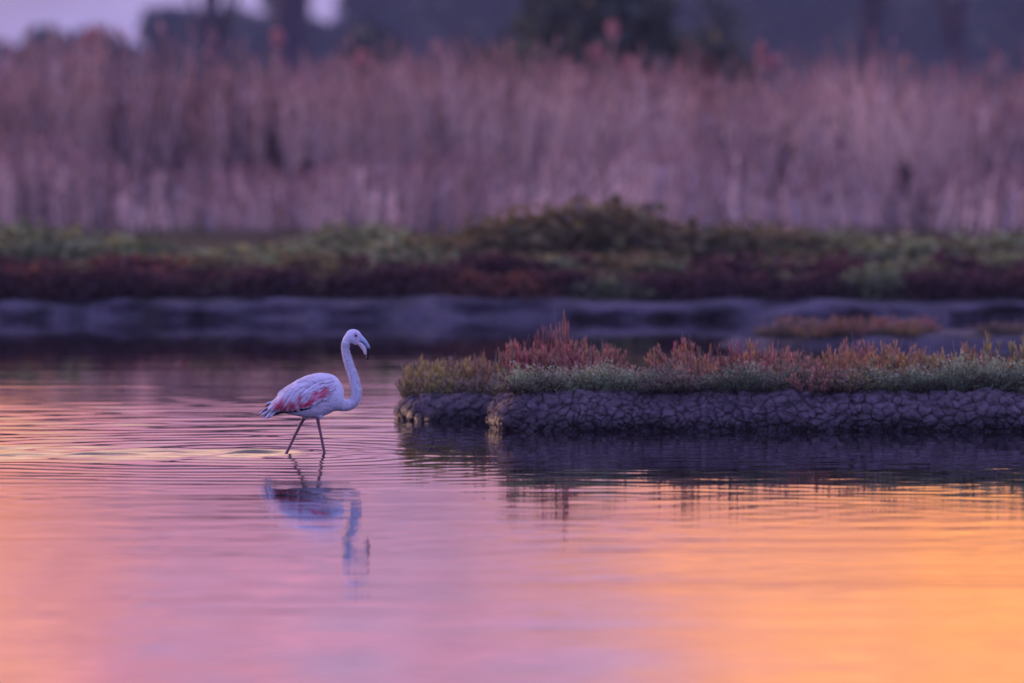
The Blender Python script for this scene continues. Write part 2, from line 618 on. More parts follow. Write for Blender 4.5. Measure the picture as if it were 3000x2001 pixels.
def make_bank(name, bank, label, n_cells, n_parts, u_min, u_max, top_depth, bulge, gap, mats, base_lift):
    # base: front face and top sheet, one mesh in dark cracked mud
    nu = int(bank.L / .035)
    ns = 14
    V, F = [], []
    for i in range(nu + 1):
        u = bank.L * i / nu
        for k in range(ns + 1):
            V.append(bank.at(u, bank.S * k / ns, base_lift))
        V.append(top_depth(u, bank))
    w = ns + 2
    for i in range(nu):
        for k in range(w - 1):
            F.append((i * w + k, (i + 1) * w + k, (i + 1) * w + k + 1, i * w + k + 1))
    o = link(name, mesh_of(name, V, F), mats[0])
    tag(o, label, 'bank', kind='structure')
    # clods: one mesh object for each block between the cracks
    r = np.random.default_rng(bank.seed + 2)
    pts = []
    tries = 0
    while len(pts) < n_cells and tries < 60000:
        tries += 1
        p = np.array((r.uniform(u_min, u_max), r.uniform(0, bank.S)))
        rel = p[1] / bank.S
        big = .25 + .8 * rel + 1.2 * (mnoise.noise((p[0] * 1.3, p[1] * 3, 7.7)))
        md = ((u_max - u_min) * bank.S / n_cells) ** .5 * .72 * big
        pp = p * (.62, 1.25)
        if r.random() < .30:
            md *= .22                               # here and there a nest of crumbs
        elif r.random() < .5:
            md *= 1.7                               # and some broad plates
        if all(np.hypot(*(pp - q * (.62, 1.25))) > md for q in pts):
            pts.append(p)
    seeds = np.array(pts)
    made = []
    for poly in voronoi(seeds, u_min, u_max, 0, bank.S):
        c = sum(poly) / len(poly)
        rad = np.mean([np.hypot(*(p - c)) for p in poly])
        if rad < .006:
            continue
        # resample outline, keep its corners but make the edge ragged
        ring = []
        per = [np.hypot(*(poly[(i + 1) % len(poly)] - poly[i])) for i in range(len(poly))]
        tot = sum(per)
        N = 12
        for k in range(N):
            t = tot * k / N
            i = 0
            while t > per[i] and i < len(poly) - 1:
                t -= per[i]
                i += 1
            ring.append(poly[i] + (poly[(i + 1) % len(poly)] - poly[i]) * t / max(per[i], 1e-6))
        ring = [warp(.15 * ring[k - 1] + .7 * ring[k] + .15 * ring[(k + 1) % N]) for k in range(N)]
        c = warp(c)
        h = bulge * min(rad, .05) * random.uniform(.1, 1.6) + random.uniform(-.004, .006)
        h = max(h, .002)
        g_ = gap * random.choice((0, .3, 1, 1, 2.4))
        tilt = (random.uniform(-.35, .35), random.uniform(-.35, .3))
        V, F = [], []
        for f, z in ((1 - g_ / max(rad, .02), -.03), (.96 - g_ / max(rad, .02), h * .5), (.5, h)):
            for p in ring:
                q = c + (p - c) * f
                zz = z + (((q - c) @ np.array(tilt)) * .6 + random.uniform(-.2, .2) * h + .007 * mnoise.noise((q[0] * 22, q[1] * 22, 5)) if z > 0 else 0)
                V.append(bank.at(q[0], q[1], zz))
        V.append(bank.at(c[0], c[1], h * random.uniform(.75, 1.15)))
        for rr in range(2):
            for k in range(N):
                k2 = (k + 1) % N
                F.append((rr * N + k, rr * N + k2, (rr + 1) * N + k2, (rr + 1) * N + k))
        for k in range(N):
            F.append((2 * N + k, 2 * N + (k + 1) % N, 3 * N))
        made.append((rad, V, F))
    made.sort(key=lambda m: -m[0])
    for rad, V, F in made[:n_parts]:
        link('mud_clod', mesh_of('mud_clod', V, F), mats[1], o)
    V, F = [], []
    for rad, v, f in made[n_parts:]:
        b = len(V)
        V += v
        F += [tuple(i + b for i in q) for q in f]
    if V:
        link('mud_crumbs', mesh_of('mud_crumbs', V, F), mats[1], o)['kind'] = 'stuff'
    return o


pr_main = [(0, -.10, -.12), (.10, -.02, -.02), (.18, .02, .05), (.27, .005, .13), (.36, -.05, .195), (.44, -.12, .24), (.54, -.22, .265)]
main = Bank([(.55, 66.4), (.12, 65.9), (-.09, 65.2), (-.135, 64.6), (-.06, 64.15), (.12, 63.98), (.5, 63.93), (1.1, 63.97), (1.8, 63.9),
             (2.5, 63.93), (3.2, 63.86), (4.0, 63.9), (5.2, 63.95), (6.6, 64.1)], pr_main, .045, 3)


def main_top(u, b):
    p = b.at(u, b.S, 0)
    return Vector((max(p.x, .35) + .25, 66.9, .26))


def lump_top(u, b):
    p = b.at(u, b.S, 0)
    return Vector((min(max(p.x, -.35), .3), 67.4, .16))


island = make_bank('mud_island', main, 'cracked purple-grey mud bank of the island carrying the glasswort', 620, 300, .9, 6.3, main_top, .10, .0012, (M_mud, M_mud), -.016)
pr_lump = [(0, -.12, -.12), (.10, -.03, -.03), (.17, .0, .04), (.25, -.02, .10), (.33, -.08, .145), (.42, -.17, .165), (.52, -.27, .175)]
lump = Bank([(-.3, 68.2), (-.62, 67.5), (-.80, 66.8), (-.80, 66.3), (-.66, 66.0), (-.4, 65.93), (-.1, 65.96), (.25, 66.1), (.7, 66.4)], pr_lump, .035, 8)
islet = make_bank('mud_islet', lump, 'smooth rounded mud lump at the left tip of the island', 260, 200, .3, lump.L * .92, lump_top, .08, .0005, (M_mud, M_mud), -.006)


# ------------------------------------------------------------------ far bank
def far_edge(x):
    return 97.0 + .5 * mnoise.noise((x * .22, 3.1, 0)) + .22 * mnoise.noise((x * .8, 9.1, 0))


V, F = [], []
fx = np.linspace(-26, 26, 420)
fpr = [(.25, -.2), (.05, 0.0), (.0, .05), (-.02, .10), (-.08, .155), (-.22, .19), (-1.2, .21), (-4, .22)]
for x in fx:
    y = far_edge(x)
    for k, (o, z) in enumerate(fpr):
        wv = 0
        if 1 <= k <= 5:
            wv = .34 * mnoise.noise((x * 1.3, z * 5, 2)) + .28 * mnoise.noise((x * 3.6, z * 8, 5))
        V.append((x, y - o - wv, z * (1 + .22 * mnoise.noise((x * .5, 1.7, 0)) + .22 * mnoise.noise((x * 1.9, 4.7, 0)))))
w = len(fpr)
for i in range(len(fx) - 1):
    for k in range(w - 1):
        F.append((i * w + k, (i + 1) * w + k, (i + 1) * w + k + 1, i * w + k + 1))
tag(link('far_bank', mesh_of('far_bank', V, F), M_farmud), 'low pale mud edge of the far shore below dark saltmarsh', 'bank', kind='structure')


def mud_flat(name, label, pts, z):
    """low mud shoal: outline in plan, rounded up to height z"""
    c = catmull(pts + [pts[0]], .12)[:-1]
    mid = c.mean(0)
    V, F = [], []
    rings = ((1.06, -.2), (1.0, .0), (.96, z * .55), (.86, z * .9), (.6, z), (.0, z * 1.03))
    n = len(c)
    for f, zz in rings:
        for p in c:
            q = mid + (p - mid) * f
            V.append((q[0] + .06 * mnoise.noise((q[0] * 3, q[1] * 3, 1)), q[1], zz + (.035 * mnoise.noise((q[0] * 2.2, q[1] * 2.2, 8)) if f < 1 else 0)))
    for r_ in range(len(rings) - 1):
        for k in range(n):
            k2 = (k + 1) % n
            F.append((r_ * n + k, r_ * n + k2, (r_ + 1) * n + k2, (r_ + 1) * n + k))
    return tag(link(name, mesh_of(name, V, F), M_farmud), label, 'mud', kind='structure')


mud_flat('mud_shoal', 'flat mud shoal behind the island with a strip of orange glasswort',
         [(1.9, 86.9), (2.6, 86.3), (3.6, 86.1), (5.5, 86.2), (7.5, 86.6), (7.0, 88), (4.6, 88.3), (2.8, 87.9)], .10)

# ------------------------------------------------------------------ plants
RED, CORAL, ORANGE = (.42, .10, .085), (.68, .26, .19), (.74, .36, .13)
OLIVE, YELLOW, BROWN, MAUVE = (.20, .20, .06), (.50, .43, .11), (.23, .13, .10), (.42, .22, .20)
SILVER, GREEN, DRY = (.56, .60, .38), (.19, .26, .11), (.48, .37, .28)


def glasswort(name, base, mid, tip, stems, height, spread, thick=.0042):
    """upright candelabra of jointed fleshy shoots"""
    wood, shoot = Builder(), Builder()
    for i in range(stems):
        own = random.random() ** 1.6 * .75
        mid_, tip_ = lerp(mid, OLIVE, own), lerp(tip, (.30, .26, .13), own)
        a = random.uniform(0, 6.283)
        rr = spread * math.sqrt(random.random())
        b = Vector((rr * .55 * math.cos(a), rr * .55 * math.sin(a), -.03))
        H = height * random.uniform(.5, 1.0) * (1 - .35 * (rr / spread) ** 2)
        lean = Vector((math.cos(a) * rr * .75 + random.gauss(0, .02), math.sin(a) * rr * .75, H))
        pts = [b + lean * t + Vector((random.gauss(0, .004), random.gauss(0, .004), 0)) for t in (0, .35, .7, 1)]
        wood.tube(pts[:3], [thick * .9, thick * .75, thick * .6], [jit(base), jit(base), jit(mid_)], 3)
        shoot.tube(pts[2:] + [pts[3] + Vector((random.gauss(0, .004), 0, H * .06))], [thick * .8, thick * 1.05, thick * .45], [jit(mid_), jit(tip_), jit(tip_, .25)], 4)
        nb = random.randint(6, 10)
        for k in range(nb):
            t = .25 + .7 * k / nb
            p = b + lean * t
            a2 = random.uniform(0, 6.283)
            L = H * random.uniform(.14, .32) * (1.15 - .5 * t)
            d = Vector((math.cos(a2) * .5, math.sin(a2) * .5, random.uniform(.7, 1.2))).normalized()
            c0, c1 = jit(lerp(base, mid_, min(1, t * 1.5)), .2), jit(lerp(mid_, tip_, t), .28)
            m1 = p + d * L * .45
            e1 = p + d * L + Vector((0, 0, L * .25))
            shoot.tube([p, m1, m1 + (e1 - m1) * .5, e1], [thick * .55, thick * .95, thick * 1.0, thick * .4], [c0, c0, c1, c1], 4)
    for i in range(2):                                  # dead stalks
        a = random.uniform(0, 6.283)
        e = Vector((math.cos(a) * spread * .6, math.sin(a) * spread * .6, height * random.uniform(.6, 1.0)))
        wood.tube([e * .02, e * .5 + Vector((0, 0, .01)), e], [.0022, .002, .0012], jit((.36, .28, .24)), 3)
    return wood.mesh(name + '_stems'), shoot.mesh(name + '_shoots')


def purslane(name, c_leaf, c_top, n, height, spread):
    """mound of small silvery leaves"""
    wood, lv = Builder(), Builder()
    for i in range(14):
        a = random.uniform(0, 6.283)
        e = Vector((math.cos(a) * spread * .8, math.sin(a) * spread * .8, height * random.uniform(.3, .8)))
        wood.tube([(0, 0, -.02), e * .5 + Vector((0, 0, .02)), e], [.004, .003, .002], jit((.15, .08, .06)), 3)
    for i in range(n):
        a = random.uniform(0, 6.283)
        v = random.random() ** .7
        el = random.uniform(.03, 1.5)
        rad = .55 + .5 * v
        bump = 1 + .28 * math.sin(a * 3 + height * 40) + .15 * math.sin(a * 7)
        p = Vector((math.cos(a) * math.cos(el) * spread * rad * bump, math.sin(a) * math.cos(el) * spread * rad * bump, math.sin(el) * height * rad * bump))
        d = Vector((math.cos(a) * .7 + random.gauss(0, .5), math.sin(a) * .7 + random.gauss(0, .5), random.uniform(.1, 1.2)))
        t = min(1, p.z / height)
        lv.leaf(p, d, (random.gauss(0, .4), random.gauss(0, .4), 1), random.uniform(.016, .03), random.uniform(.009, .014), jit(lerp(c_leaf, c_top, t * random.random()), .25))
    return wood.mesh(name + '_stems'), lv.mesh(name + '_leaves')


KIND = {}


def add_kind(key, nvar, fn):
    KIND[key] = [fn(i) for i in range(nvar)]


add_kind('red', 4, lambda i: glasswort('red_glasswort', BROWN, RED, CORAL, 26, .30, .15))
add_kind('coral', 4, lambda i: glasswort('coral_glasswort', BROWN, lerp(RED, MAUVE, .5), lerp(CORAL, ORANGE, .5), 26, .30, .16))
add_kind('orange', 4, lambda i: glasswort('orange_glasswort', OLIVE, lerp(BROWN, ORANGE, .6), ORANGE, 24, .30, .16))
add_kind('yellow', 4, lambda i: glasswort('yellow_glasswort', OLIVE, lerp(OLIVE, YELLOW, .6), lerp(YELLOW, ORANGE, .25), 26, .30, .15))
add_kind('brown', 4, lambda i: glasswort('brown_glasswort', (.09, .06, .045), lerp(BROWN, OLIVE, .5), lerp(MAUVE, DRY, .4), 28, .30, .17, .0036))
add_kind('silver', 4, lambda i: purslane('silver_purslane', GREEN, SILVER, 420, .15, .17))
add_kind('green', 3, lambda i: purslane('green_purslane', (.07, .10, .05), lerp(GREEN, SILVER, .4), 420, .15, .17))

LABELS = {
    'red': ('glasswort_plant', 'red glasswort', 'red glasswort'),
    'coral': ('glasswort_plant', 'pinkish coral glasswort', 'coral glasswort'),
    'orange': ('glasswort_plant', 'orange-tipped olive glasswort', 'orange glasswort'),
    'yellow': ('glasswort_plant', 'yellow-green glasswort', 'yellow-green glasswort'),
    'brown': ('glasswort_plant', 'dull brown glasswort', 'brown glasswort'),
    'silver': ('purslane_plant', 'silvery green purslane mound', 'silvery purslane'),
    'green': ('purslane_plant', 'dark green purslane mound', 'dark green purslane'),
}


def plant(kind, px, d, height, ground, width=1.0, label=None, group=None):
    wood, lf = random.choice(KIND[kind])
    nm, lb, gr = LABELS[kind]
    x = (px - 1500) * d / FPX
    e = empty(nm, (x, d, ground))
    sz = height * 1.1 / .30 if kind not in ('silver', 'green') else height * .72 / .15
    e.scale = (width * random.uniform(.85, 1.15), width * random.uniform(.85, 1.15), sz)
    e.rotation_euler = (random.gauss(0, .05), random.gauss(0, .05), random.uniform(0, 6.28))
    tag(e, label or lb, 'plant', (group or gr) if not label else group)
    link('stem', wood, M_plant, e)
    link('foliage', lf, M_plant if nm == 'glasswort_plant' else M_leaf, e)
    return e


def top_h(py, d, gz):
    return max(.05, CAM_H - (py - HORIZON) * d / FPX - gz)


# back rows first: (from px, to px, row of the tops, kinds, count, distance range)
GZ = .26
rows = [
    (1560, 1790, 1000, ['red', 'coral', 'coral'], 11, (65.0, 65.9)),
    (1500, 1600, 1025, ['coral', 'red'], 5, (65.0, 65.6)),
    (1790, 1930, 1082, ['orange', 'brown', 'coral'], 5, (64.8, 65.6)),
    (1930, 2110, 1024, ['red', 'orange', 'coral', 'red'], 9, (64.9, 65.9)),
    (2100, 2230, 1028, ['red', 'coral', 'orange'], 7, (64.9, 65.8)),
    (2225, 2330, 1006, ['red', 'coral'], 6, (64.9, 65.7)),
    (2330, 2450, 1068, ['brown', 'coral', 'brown'], 6, (64.7, 65.6)),
    (2440, 2620, 1006, ['orange', 'coral', 'orange'], 10, (64.9, 65.9)),
    (2600, 2760, 1010, ['orange', 'yellow', 'orange'], 8, (64.8, 65.7)),
    (2760, 2860, 1066, ['brown', 'orange'], 4, (64.8, 65.5)),
    (2800, 3120, 1012, ['orange', 'coral', 'yellow'], 9, (65.2, 66.0)),
    # middle rank
    (1640, 1860, 1085, ['brown', 'coral'], 6, (64.5, 64.8)),
    (1880, 2080, 1078, ['orange', 'brown', 'coral'], 8, (64.4, 64.8)),
    (2080, 2420, 1078, ['coral', 'brown', 'red'], 12, (64.4, 64.8)),
    (2400, 2720, 1076, ['brown', 'orange', 'coral'], 11, (64.4, 64.8)),
    (2720, 3080, 1062, ['yellow', 'brown'], 8, (64.5, 64.9)),
    # front rank hanging over the mud edge
    (1500, 1870, 1072, ['silver'], 14, (64.15, 64.58)),
    (1470, 1600, 1092, ['brown', 'silver'], 5, (64.12, 64.28)),
    (1870, 2080, 1092, ['brown', 'green', 'brown'], 9, (64.07, 64.33)),
    (2050, 2240, 1088, ['green', 'silver', 'green'], 9, (64.07, 64.33)),
    (2220, 2400, 1092, ['brown', 'green'], 7, (64.07, 64.28)),
    (2380, 2520, 1098, ['coral', 'brown'], 6, (64.05, 64.23)),
    (2500, 2660, 1090, ['yellow', 'green', 'silver'], 7, (64.07, 64.33)),
    (2650, 2800, 1086, ['green', 'silver'], 8, (64.09, 64.38)),
    (2780, 3120, 1058, ['silver', 'silver', 'green'], 16, (64.15, 64.7)),
]
WHERE = [((1460, 1800), 'around the tallest spike'), ((1800, 1935), 'beside the tall red clump'), ((1935, 2100), 'just past the tall red clump'),
         ((2100, 2330), 'in the middle stretch of the island'), ((2330, 2460), 'in the low dip of the island'), ((2460, 2780), 'in the orange stretch past the low dip'),
         ((2780, 3200), 'in the last green stretch of the island')]
for a, b, top, kinds, n, (d0, d1) in rows:
    for i in range(n):
        px = a + (b - a) * (i + random.uniform(.15, .85)) / n
        d = random.uniform(d0, d1)
        k = kinds[i % len(kinds)]
        h = top_h(top + random.choice((random.uniform(-20, 26), random.uniform(-48, 20))), d, GZ)
        rank = 'at the back' if d > 64.75 else 'at the mud edge' if d < 64.36 else 'in mid rank'
        place = next((w_ for (p0_, p1_), w_ in WHERE if p0_ <= px < p1_), 'on the island')
        plant(k, px, d, h, GZ, random.uniform(.8, 1.1) * (1.0 if h > .15 else .85), LABELS[k][1] + ' ' + rank + ' ' + place, LABELS[k][2] + ' ' + rank + ' ' + place)
# the one tall spike and a few thin leaders
plant('coral', 1640, 65.5, top_h(890, 65.5, GZ), GZ, .5, 'tallest red glasswort spike rising from the island clump')
plant('red', 1592, 65.6, top_h(935, 65.6, GZ), GZ, .35, 'slim red glasswort spike left of the tallest one')
plant('coral', 1778, 65.4, top_h(985, 65.4, GZ), GZ, .3, 'slim coral glasswort spike at the right end of the tall red clump')
# islet: yellow green to straw clumps
for a, b, top, kinds, n, (d0, d1) in [(1205, 1300, 1062, ['yellow'], 6, (66.5, 67.1)), (1290, 1420, 1066, ['yellow', 'brown', 'yellow'], 8, (66.5, 67.2)),
                                      (1400, 1530, 1058, ['brown', 'orange', 'yellow'], 8, (66.4, 67.0)), (1230, 1500, 1105, ['brown', 'yellow'], 10, (66.25, 66.5)),
                                      (1420, 1560, 1100, ['brown'], 6, (66.0, 66.4))]:
    for i in range(n):
        px = a + (b - a) * (i + random.uniform(.15, .85)) / n
        d = random.uniform(d0, d1)
        plant(kinds[i % len(kinds)], px, d, top_h(top + random.uniform(-34, 4), d, .13), .13, random.uniform(.75, 1.05), LABELS[kinds[i % len(kinds)]][1] + ' clump on the smooth mud lump at the island tip', LABELS[kinds[i % len(kinds)]][2] + ' on the mud lump')
# shoal strip, far out of focus
for i in range(20):
    px = 2240 + 480 * (i + random.random()) / 20
    d = random.uniform(86.2, 87.2)
    e = plant(['brown', 'orange', 'brown', 'coral'][i % 4], px, d, top_h(925 + random.uniform(-10, 30), d, .09), .09, 1.1,
              'orange-brown glasswort clump in the strip on the mud shoal', 'glasswort strip on the mud shoal')
for i in range(8):
    px = 2900 + 200 * (i + random.random()) / 8
    d = random.uniform(86.4, 87.6)
    plant('brown', px, d, random.uniform(.12, .2), .09, 1.1, 'rusty glasswort clump at the far end of the mud shoal', 'rusty glasswort at the shoal end')


# ------------------------------------------------------------------ far saltmarsh: mounds of shrubby sea-blite and glasswort
def mound_mesh(name, c0, c1, n=900):
    V, F, C = [], [], []
    for i in range(n):
        a = random.uniform(0, 6.283)
        el = random.uniform(0, 1.5)
        r_ = random.uniform(.72, 1.05) * (1 + .18 * math.sin(3 * a + 1) + .12 * math.sin(5 * a))
        p = Vector((math.cos(a) * math.cos(el) * r_, math.sin(a) * math.cos(el) * r_, math.sin(el) * r_))
        t = Vector((random.gauss(0, 1), random.gauss(0, 1), random.gauss(.8, .7))).normalized()
        s = t.cross(Vector((random.gauss(0, 1), random.gauss(0, 1), .2))).normalized()
        L, W = random.uniform(.10, .2), random.uniform(.03, .06)
        b = len(V)
        V += [p - s * W, p + s * W, p + t * L + s * W * .4, p + t * L - s * W * .4]
        F.append((b, b + 1, b + 2, b + 3))
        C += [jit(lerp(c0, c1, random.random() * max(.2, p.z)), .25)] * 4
    return quad_mesh(name, V, F, C, smooth=False)


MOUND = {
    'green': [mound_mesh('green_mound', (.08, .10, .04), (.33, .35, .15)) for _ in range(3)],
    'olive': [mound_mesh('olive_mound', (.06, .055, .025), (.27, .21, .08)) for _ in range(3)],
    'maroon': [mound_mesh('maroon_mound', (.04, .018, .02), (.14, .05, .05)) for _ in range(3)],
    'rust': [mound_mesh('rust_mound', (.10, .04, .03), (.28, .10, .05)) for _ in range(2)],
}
ML = {'green': 'low green far-shore bush', 'olive': 'low olive-brown far-shore bush', 'maroon': 'low dark maroon far-shore bush', 'rust': 'low rust-coloured far-shore bush'}


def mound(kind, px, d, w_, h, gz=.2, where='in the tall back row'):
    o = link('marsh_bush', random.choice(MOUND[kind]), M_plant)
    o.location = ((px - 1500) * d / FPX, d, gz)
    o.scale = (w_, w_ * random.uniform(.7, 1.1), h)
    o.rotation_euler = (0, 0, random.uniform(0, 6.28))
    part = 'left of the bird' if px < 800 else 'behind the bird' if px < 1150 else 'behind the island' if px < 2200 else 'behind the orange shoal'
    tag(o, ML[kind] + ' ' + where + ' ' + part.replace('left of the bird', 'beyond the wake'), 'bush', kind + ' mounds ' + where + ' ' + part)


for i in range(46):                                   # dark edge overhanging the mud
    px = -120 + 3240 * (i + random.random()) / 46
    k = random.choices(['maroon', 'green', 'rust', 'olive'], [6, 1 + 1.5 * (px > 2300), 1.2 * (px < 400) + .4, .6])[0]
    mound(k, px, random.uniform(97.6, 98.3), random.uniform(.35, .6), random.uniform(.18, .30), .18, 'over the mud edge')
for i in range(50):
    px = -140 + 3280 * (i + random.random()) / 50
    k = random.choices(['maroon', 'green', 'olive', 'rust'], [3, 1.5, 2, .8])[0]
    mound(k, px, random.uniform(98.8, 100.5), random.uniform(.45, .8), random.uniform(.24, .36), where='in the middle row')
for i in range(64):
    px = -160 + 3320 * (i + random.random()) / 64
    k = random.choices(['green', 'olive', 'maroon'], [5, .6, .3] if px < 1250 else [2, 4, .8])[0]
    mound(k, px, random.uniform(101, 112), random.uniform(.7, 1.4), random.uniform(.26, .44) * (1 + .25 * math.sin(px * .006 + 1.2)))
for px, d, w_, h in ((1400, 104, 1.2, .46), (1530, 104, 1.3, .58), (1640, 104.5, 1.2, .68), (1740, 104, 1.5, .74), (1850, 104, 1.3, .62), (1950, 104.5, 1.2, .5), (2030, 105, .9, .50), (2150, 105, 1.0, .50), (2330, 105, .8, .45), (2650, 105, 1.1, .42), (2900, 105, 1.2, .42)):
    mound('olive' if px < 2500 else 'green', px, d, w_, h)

# carpet of low growth between the mounds: nobody could count it
n = 60000
cx = rng.uniform(-13, 13, n)
cy = 97.7 + (150 - 97.7) * rng.random(n) ** 1.3
gh = .20 + .05 * (vnoise(cx + 50, cy, 1.5, 3))
hh = rng.uniform(.06, .2, n)
ang = rng.uniform(0, 6.283, n)
wd = rng.uniform(.015, .04, n)
lx, ly = rng.normal(0, .06, n), rng.normal(0, .06, n)
sx, sy = np.cos(ang) * wd, np.sin(ang) * wd
base = np.stack([cx, cy, gh - .03], 1)
side_v = np.stack([sx, sy, 0 * sx], 1)
tipv = np.stack([lx, ly, hh], 1)
V = np.stack([base - side_v, base + side_v, base + tipv + side_v * .3, base + tipv - side_v * .3], 1).reshape(-1, 3)
Q = np.arange(4 * n).reshape(-1, 4)
tt = vnoise(cx + 50, cy * .5, 1.1, 13)[:, None]
greenness = (sstep(100, 108, cy) * (.4 + .6 * vnoise(cx + 80, cy * .4, 2.2, 15)))[:, None]
c = np.array((.10, .045, .04)) * (1 - greenness) + np.array((.12, .13, .05)) * greenness
c = c * (.6 + .8 * tt) * rng.uniform(.7, 1.3, (n, 1))
tag(link('marsh_carpet', quad_mesh('marsh_carpet', V, Q, np.repeat(c, 4, 0), False), M_plant), 'low maroon and green saltmarsh growth carpeting the far shore', 'vegetation', kind='stuff')


# ------------------------------------------------------------------ reed bed
def reed_bed(n, ylo, yhi, xw, hlo, hhi, seed, pale):
    r = np.random.default_rng(seed)
    x = r.uniform(-xw, xw, n)
    y = ylo + (yhi - ylo) * r.random(n) ** 1.2
    # clumpy stand: thin and thick patches, taller and lower patches
    dens = vnoise(x + 60, y * .8, 1.0, seed + 1) * .6 + vnoise(x + 60, y * .8, 3.0, seed + 2) * .6
    keep = r.random(n) < .1 + 1.3 * (dens - .25)
    x, y = x[keep], y[keep]
    n = len(x)
    hgt = r.uniform(hlo, hhi, n) * (.60 + .66 * vnoise(x + 70, y * .5, 1.8, seed + 3))
    tone = np.clip((vnoise(x + 90, y * .3, .3, seed + 4) * .4 + vnoise(x + 90, y * .3, 1.1, seed + 6) * .35 + vnoise(x + 90, y * .2, 3.2, seed + 8) * .35 - .55) * 3.8 + .52, 0, 1)
    straw, tan, brown, grey = np.array((.84, .60, .46)), np.array((.56, .37, .29)), np.array((.13, .075, .065)), np.array((.42, .34, .34))
    t = tone[:, None]
    col = np.where(t > .5, straw * (t - .5) * 2 + tan * (1 - (t - .5) * 2), tan * t * 2 + brown * (1 - t * 2))
    pick = (r.random(n) < .22)[:, None]
    col = np.where(pick, grey, col) * r.uniform(.65, 1.2, (n, 1)) * pale
    base = np.stack([x, y, np.full(n, .22)], 1)
    sway = (vnoise(x + 30, y * .3, 1.6, seed + 7) - .5) * .45
    lean = np.stack([sway + r.normal(0, .14, n), r.normal(0, .10, n), np.ones(n)], 1) * hgt[:, None]
    a = r.uniform(0, 6.283, n)
    sd = np.stack([np.cos(a), np.sin(a), 0 * a], 1)
    Vs, Cs = [], []

    def strip(p0, p1, w0, w1, c):
        Vs.append(np.stack([p0 - sd * w0, p0 + sd * w0, p1 + sd * w1, p1 - sd * w1], 1).reshape(-1, 3))
        Cs.append(np.repeat(c, 4, 0))

    p0, p1, p2 = base, base + lean * .5, base + lean + np.stack([r.normal(0, .05, n), r.normal(0, .05, n), 0 * x], 1)
    strip(p0, p1, .012, .010, col)
    strip(p1, p2, .010, .006, col)
    for k in range(4):
        tt_ = r.uniform(.2, .9, n)[:, None]
        q0 = base + lean * tt_
        L = r.uniform(.25, .5, n)[:, None] * (hlo / 2.0 + .25)
        b = r.uniform(0, 6.283, n)
        dr = np.stack([np.cos(b) * .5, np.sin(b) * .5, r.uniform(.3, 1.0, n)], 1)
        q1 = q0 + dr * L * .6
        q2 = q1 + dr * np.array((1, 1, .1)) * L * .5
        cc = col * r.uniform(.75, 1.2, (n, 1))
        strip(q0, q1, .008, .016, cc)
        strip(q1, q2, .016, .003, cc)
    # plume
    cp = np.array((.40, .22, .19)) * r.uniform(.5, 1.25, (n, 1))
    strip(p2, p2 + lean / hgt[:, None] * .18 + np.stack([r.normal(0, .05, n), 0 * x, 0 * x], 1), .028, .008, cp)
    V_ = np.concatenate(Vs)
    C_ = np.concatenate(Cs)
    return V_, C_


parts = [reed_bed(19000, 146, 176, 17, 1.6, 2.55, 100, 1.0),
         reed_bed(7000, 138, 147, 16, .5, 1.3, 200, 1.3),
         reed_bed(6000, 176, 235, 24, 1.8, 2.5, 300, .95)]
V = np.concatenate([p[0] for p in parts])
C_ = np.concatenate([p[1] for p in parts])
tag(link('reeds', quad_mesh('reeds', V, np.arange(len(V)).reshape(-1, 4), C_, False), M_reed), 'wide bed of dry straw-coloured reeds behind the far shore', 'reeds', kind='stuff')


# ------------------------------------------------------------------ shrubs and trees beyond the reeds
def leaf_cloud(name, blobs, n, size, c0, c1, lowz):
    """foliage: blobs = [(centre, radii)], many leaf-spray faces through each volume"""
    tot = sum(b[1][0] * b[1][2] for b in blobs)
    Vs, Cs = [], []
    for c, rad in blobs:
        m = int(n * rad[0] * rad[2] / tot)
        d = rng.normal(0, 1, (m, 3))
        d /= np.linalg.norm(d, axis=1)[:, None]
        rr = rng.random(m)[:, None] ** .45 * rng.uniform(.85, 1.15, (m, 1))
        p = np.array(c) + d * rr * np.array(rad)
        p[:, 2] = np.maximum(p[:, 2], lowz)
        t = rng.normal(0, 1, (m, 3))
        t /= np.linalg.norm(t, axis=1)[:, None]
        u = np.cross(t, rng.normal(0, 1, (m, 3)))
        u /= np.linalg.norm(u, axis=1)[:, None]
        s = size * rng.uniform(.5, 1.3, (m, 1))
        Vs.append(np.stack([p - t * s, p + u * s * .5, p + t * s, p - u * s * .5], 1).reshape(-1, 3))
        k = rng.random((m, 1))
        Cs.append(np.repeat((np.array(c0) * (1 - k) + np.array(c1) * k) * rng.uniform(.7, 1.3, (m, 1)), 4, 0))
    V_ = np.concatenate(Vs)
    return quad_mesh(name, V_, np.arange(len(V_)).reshape(-1, 4), np.concatenate(Cs), False)


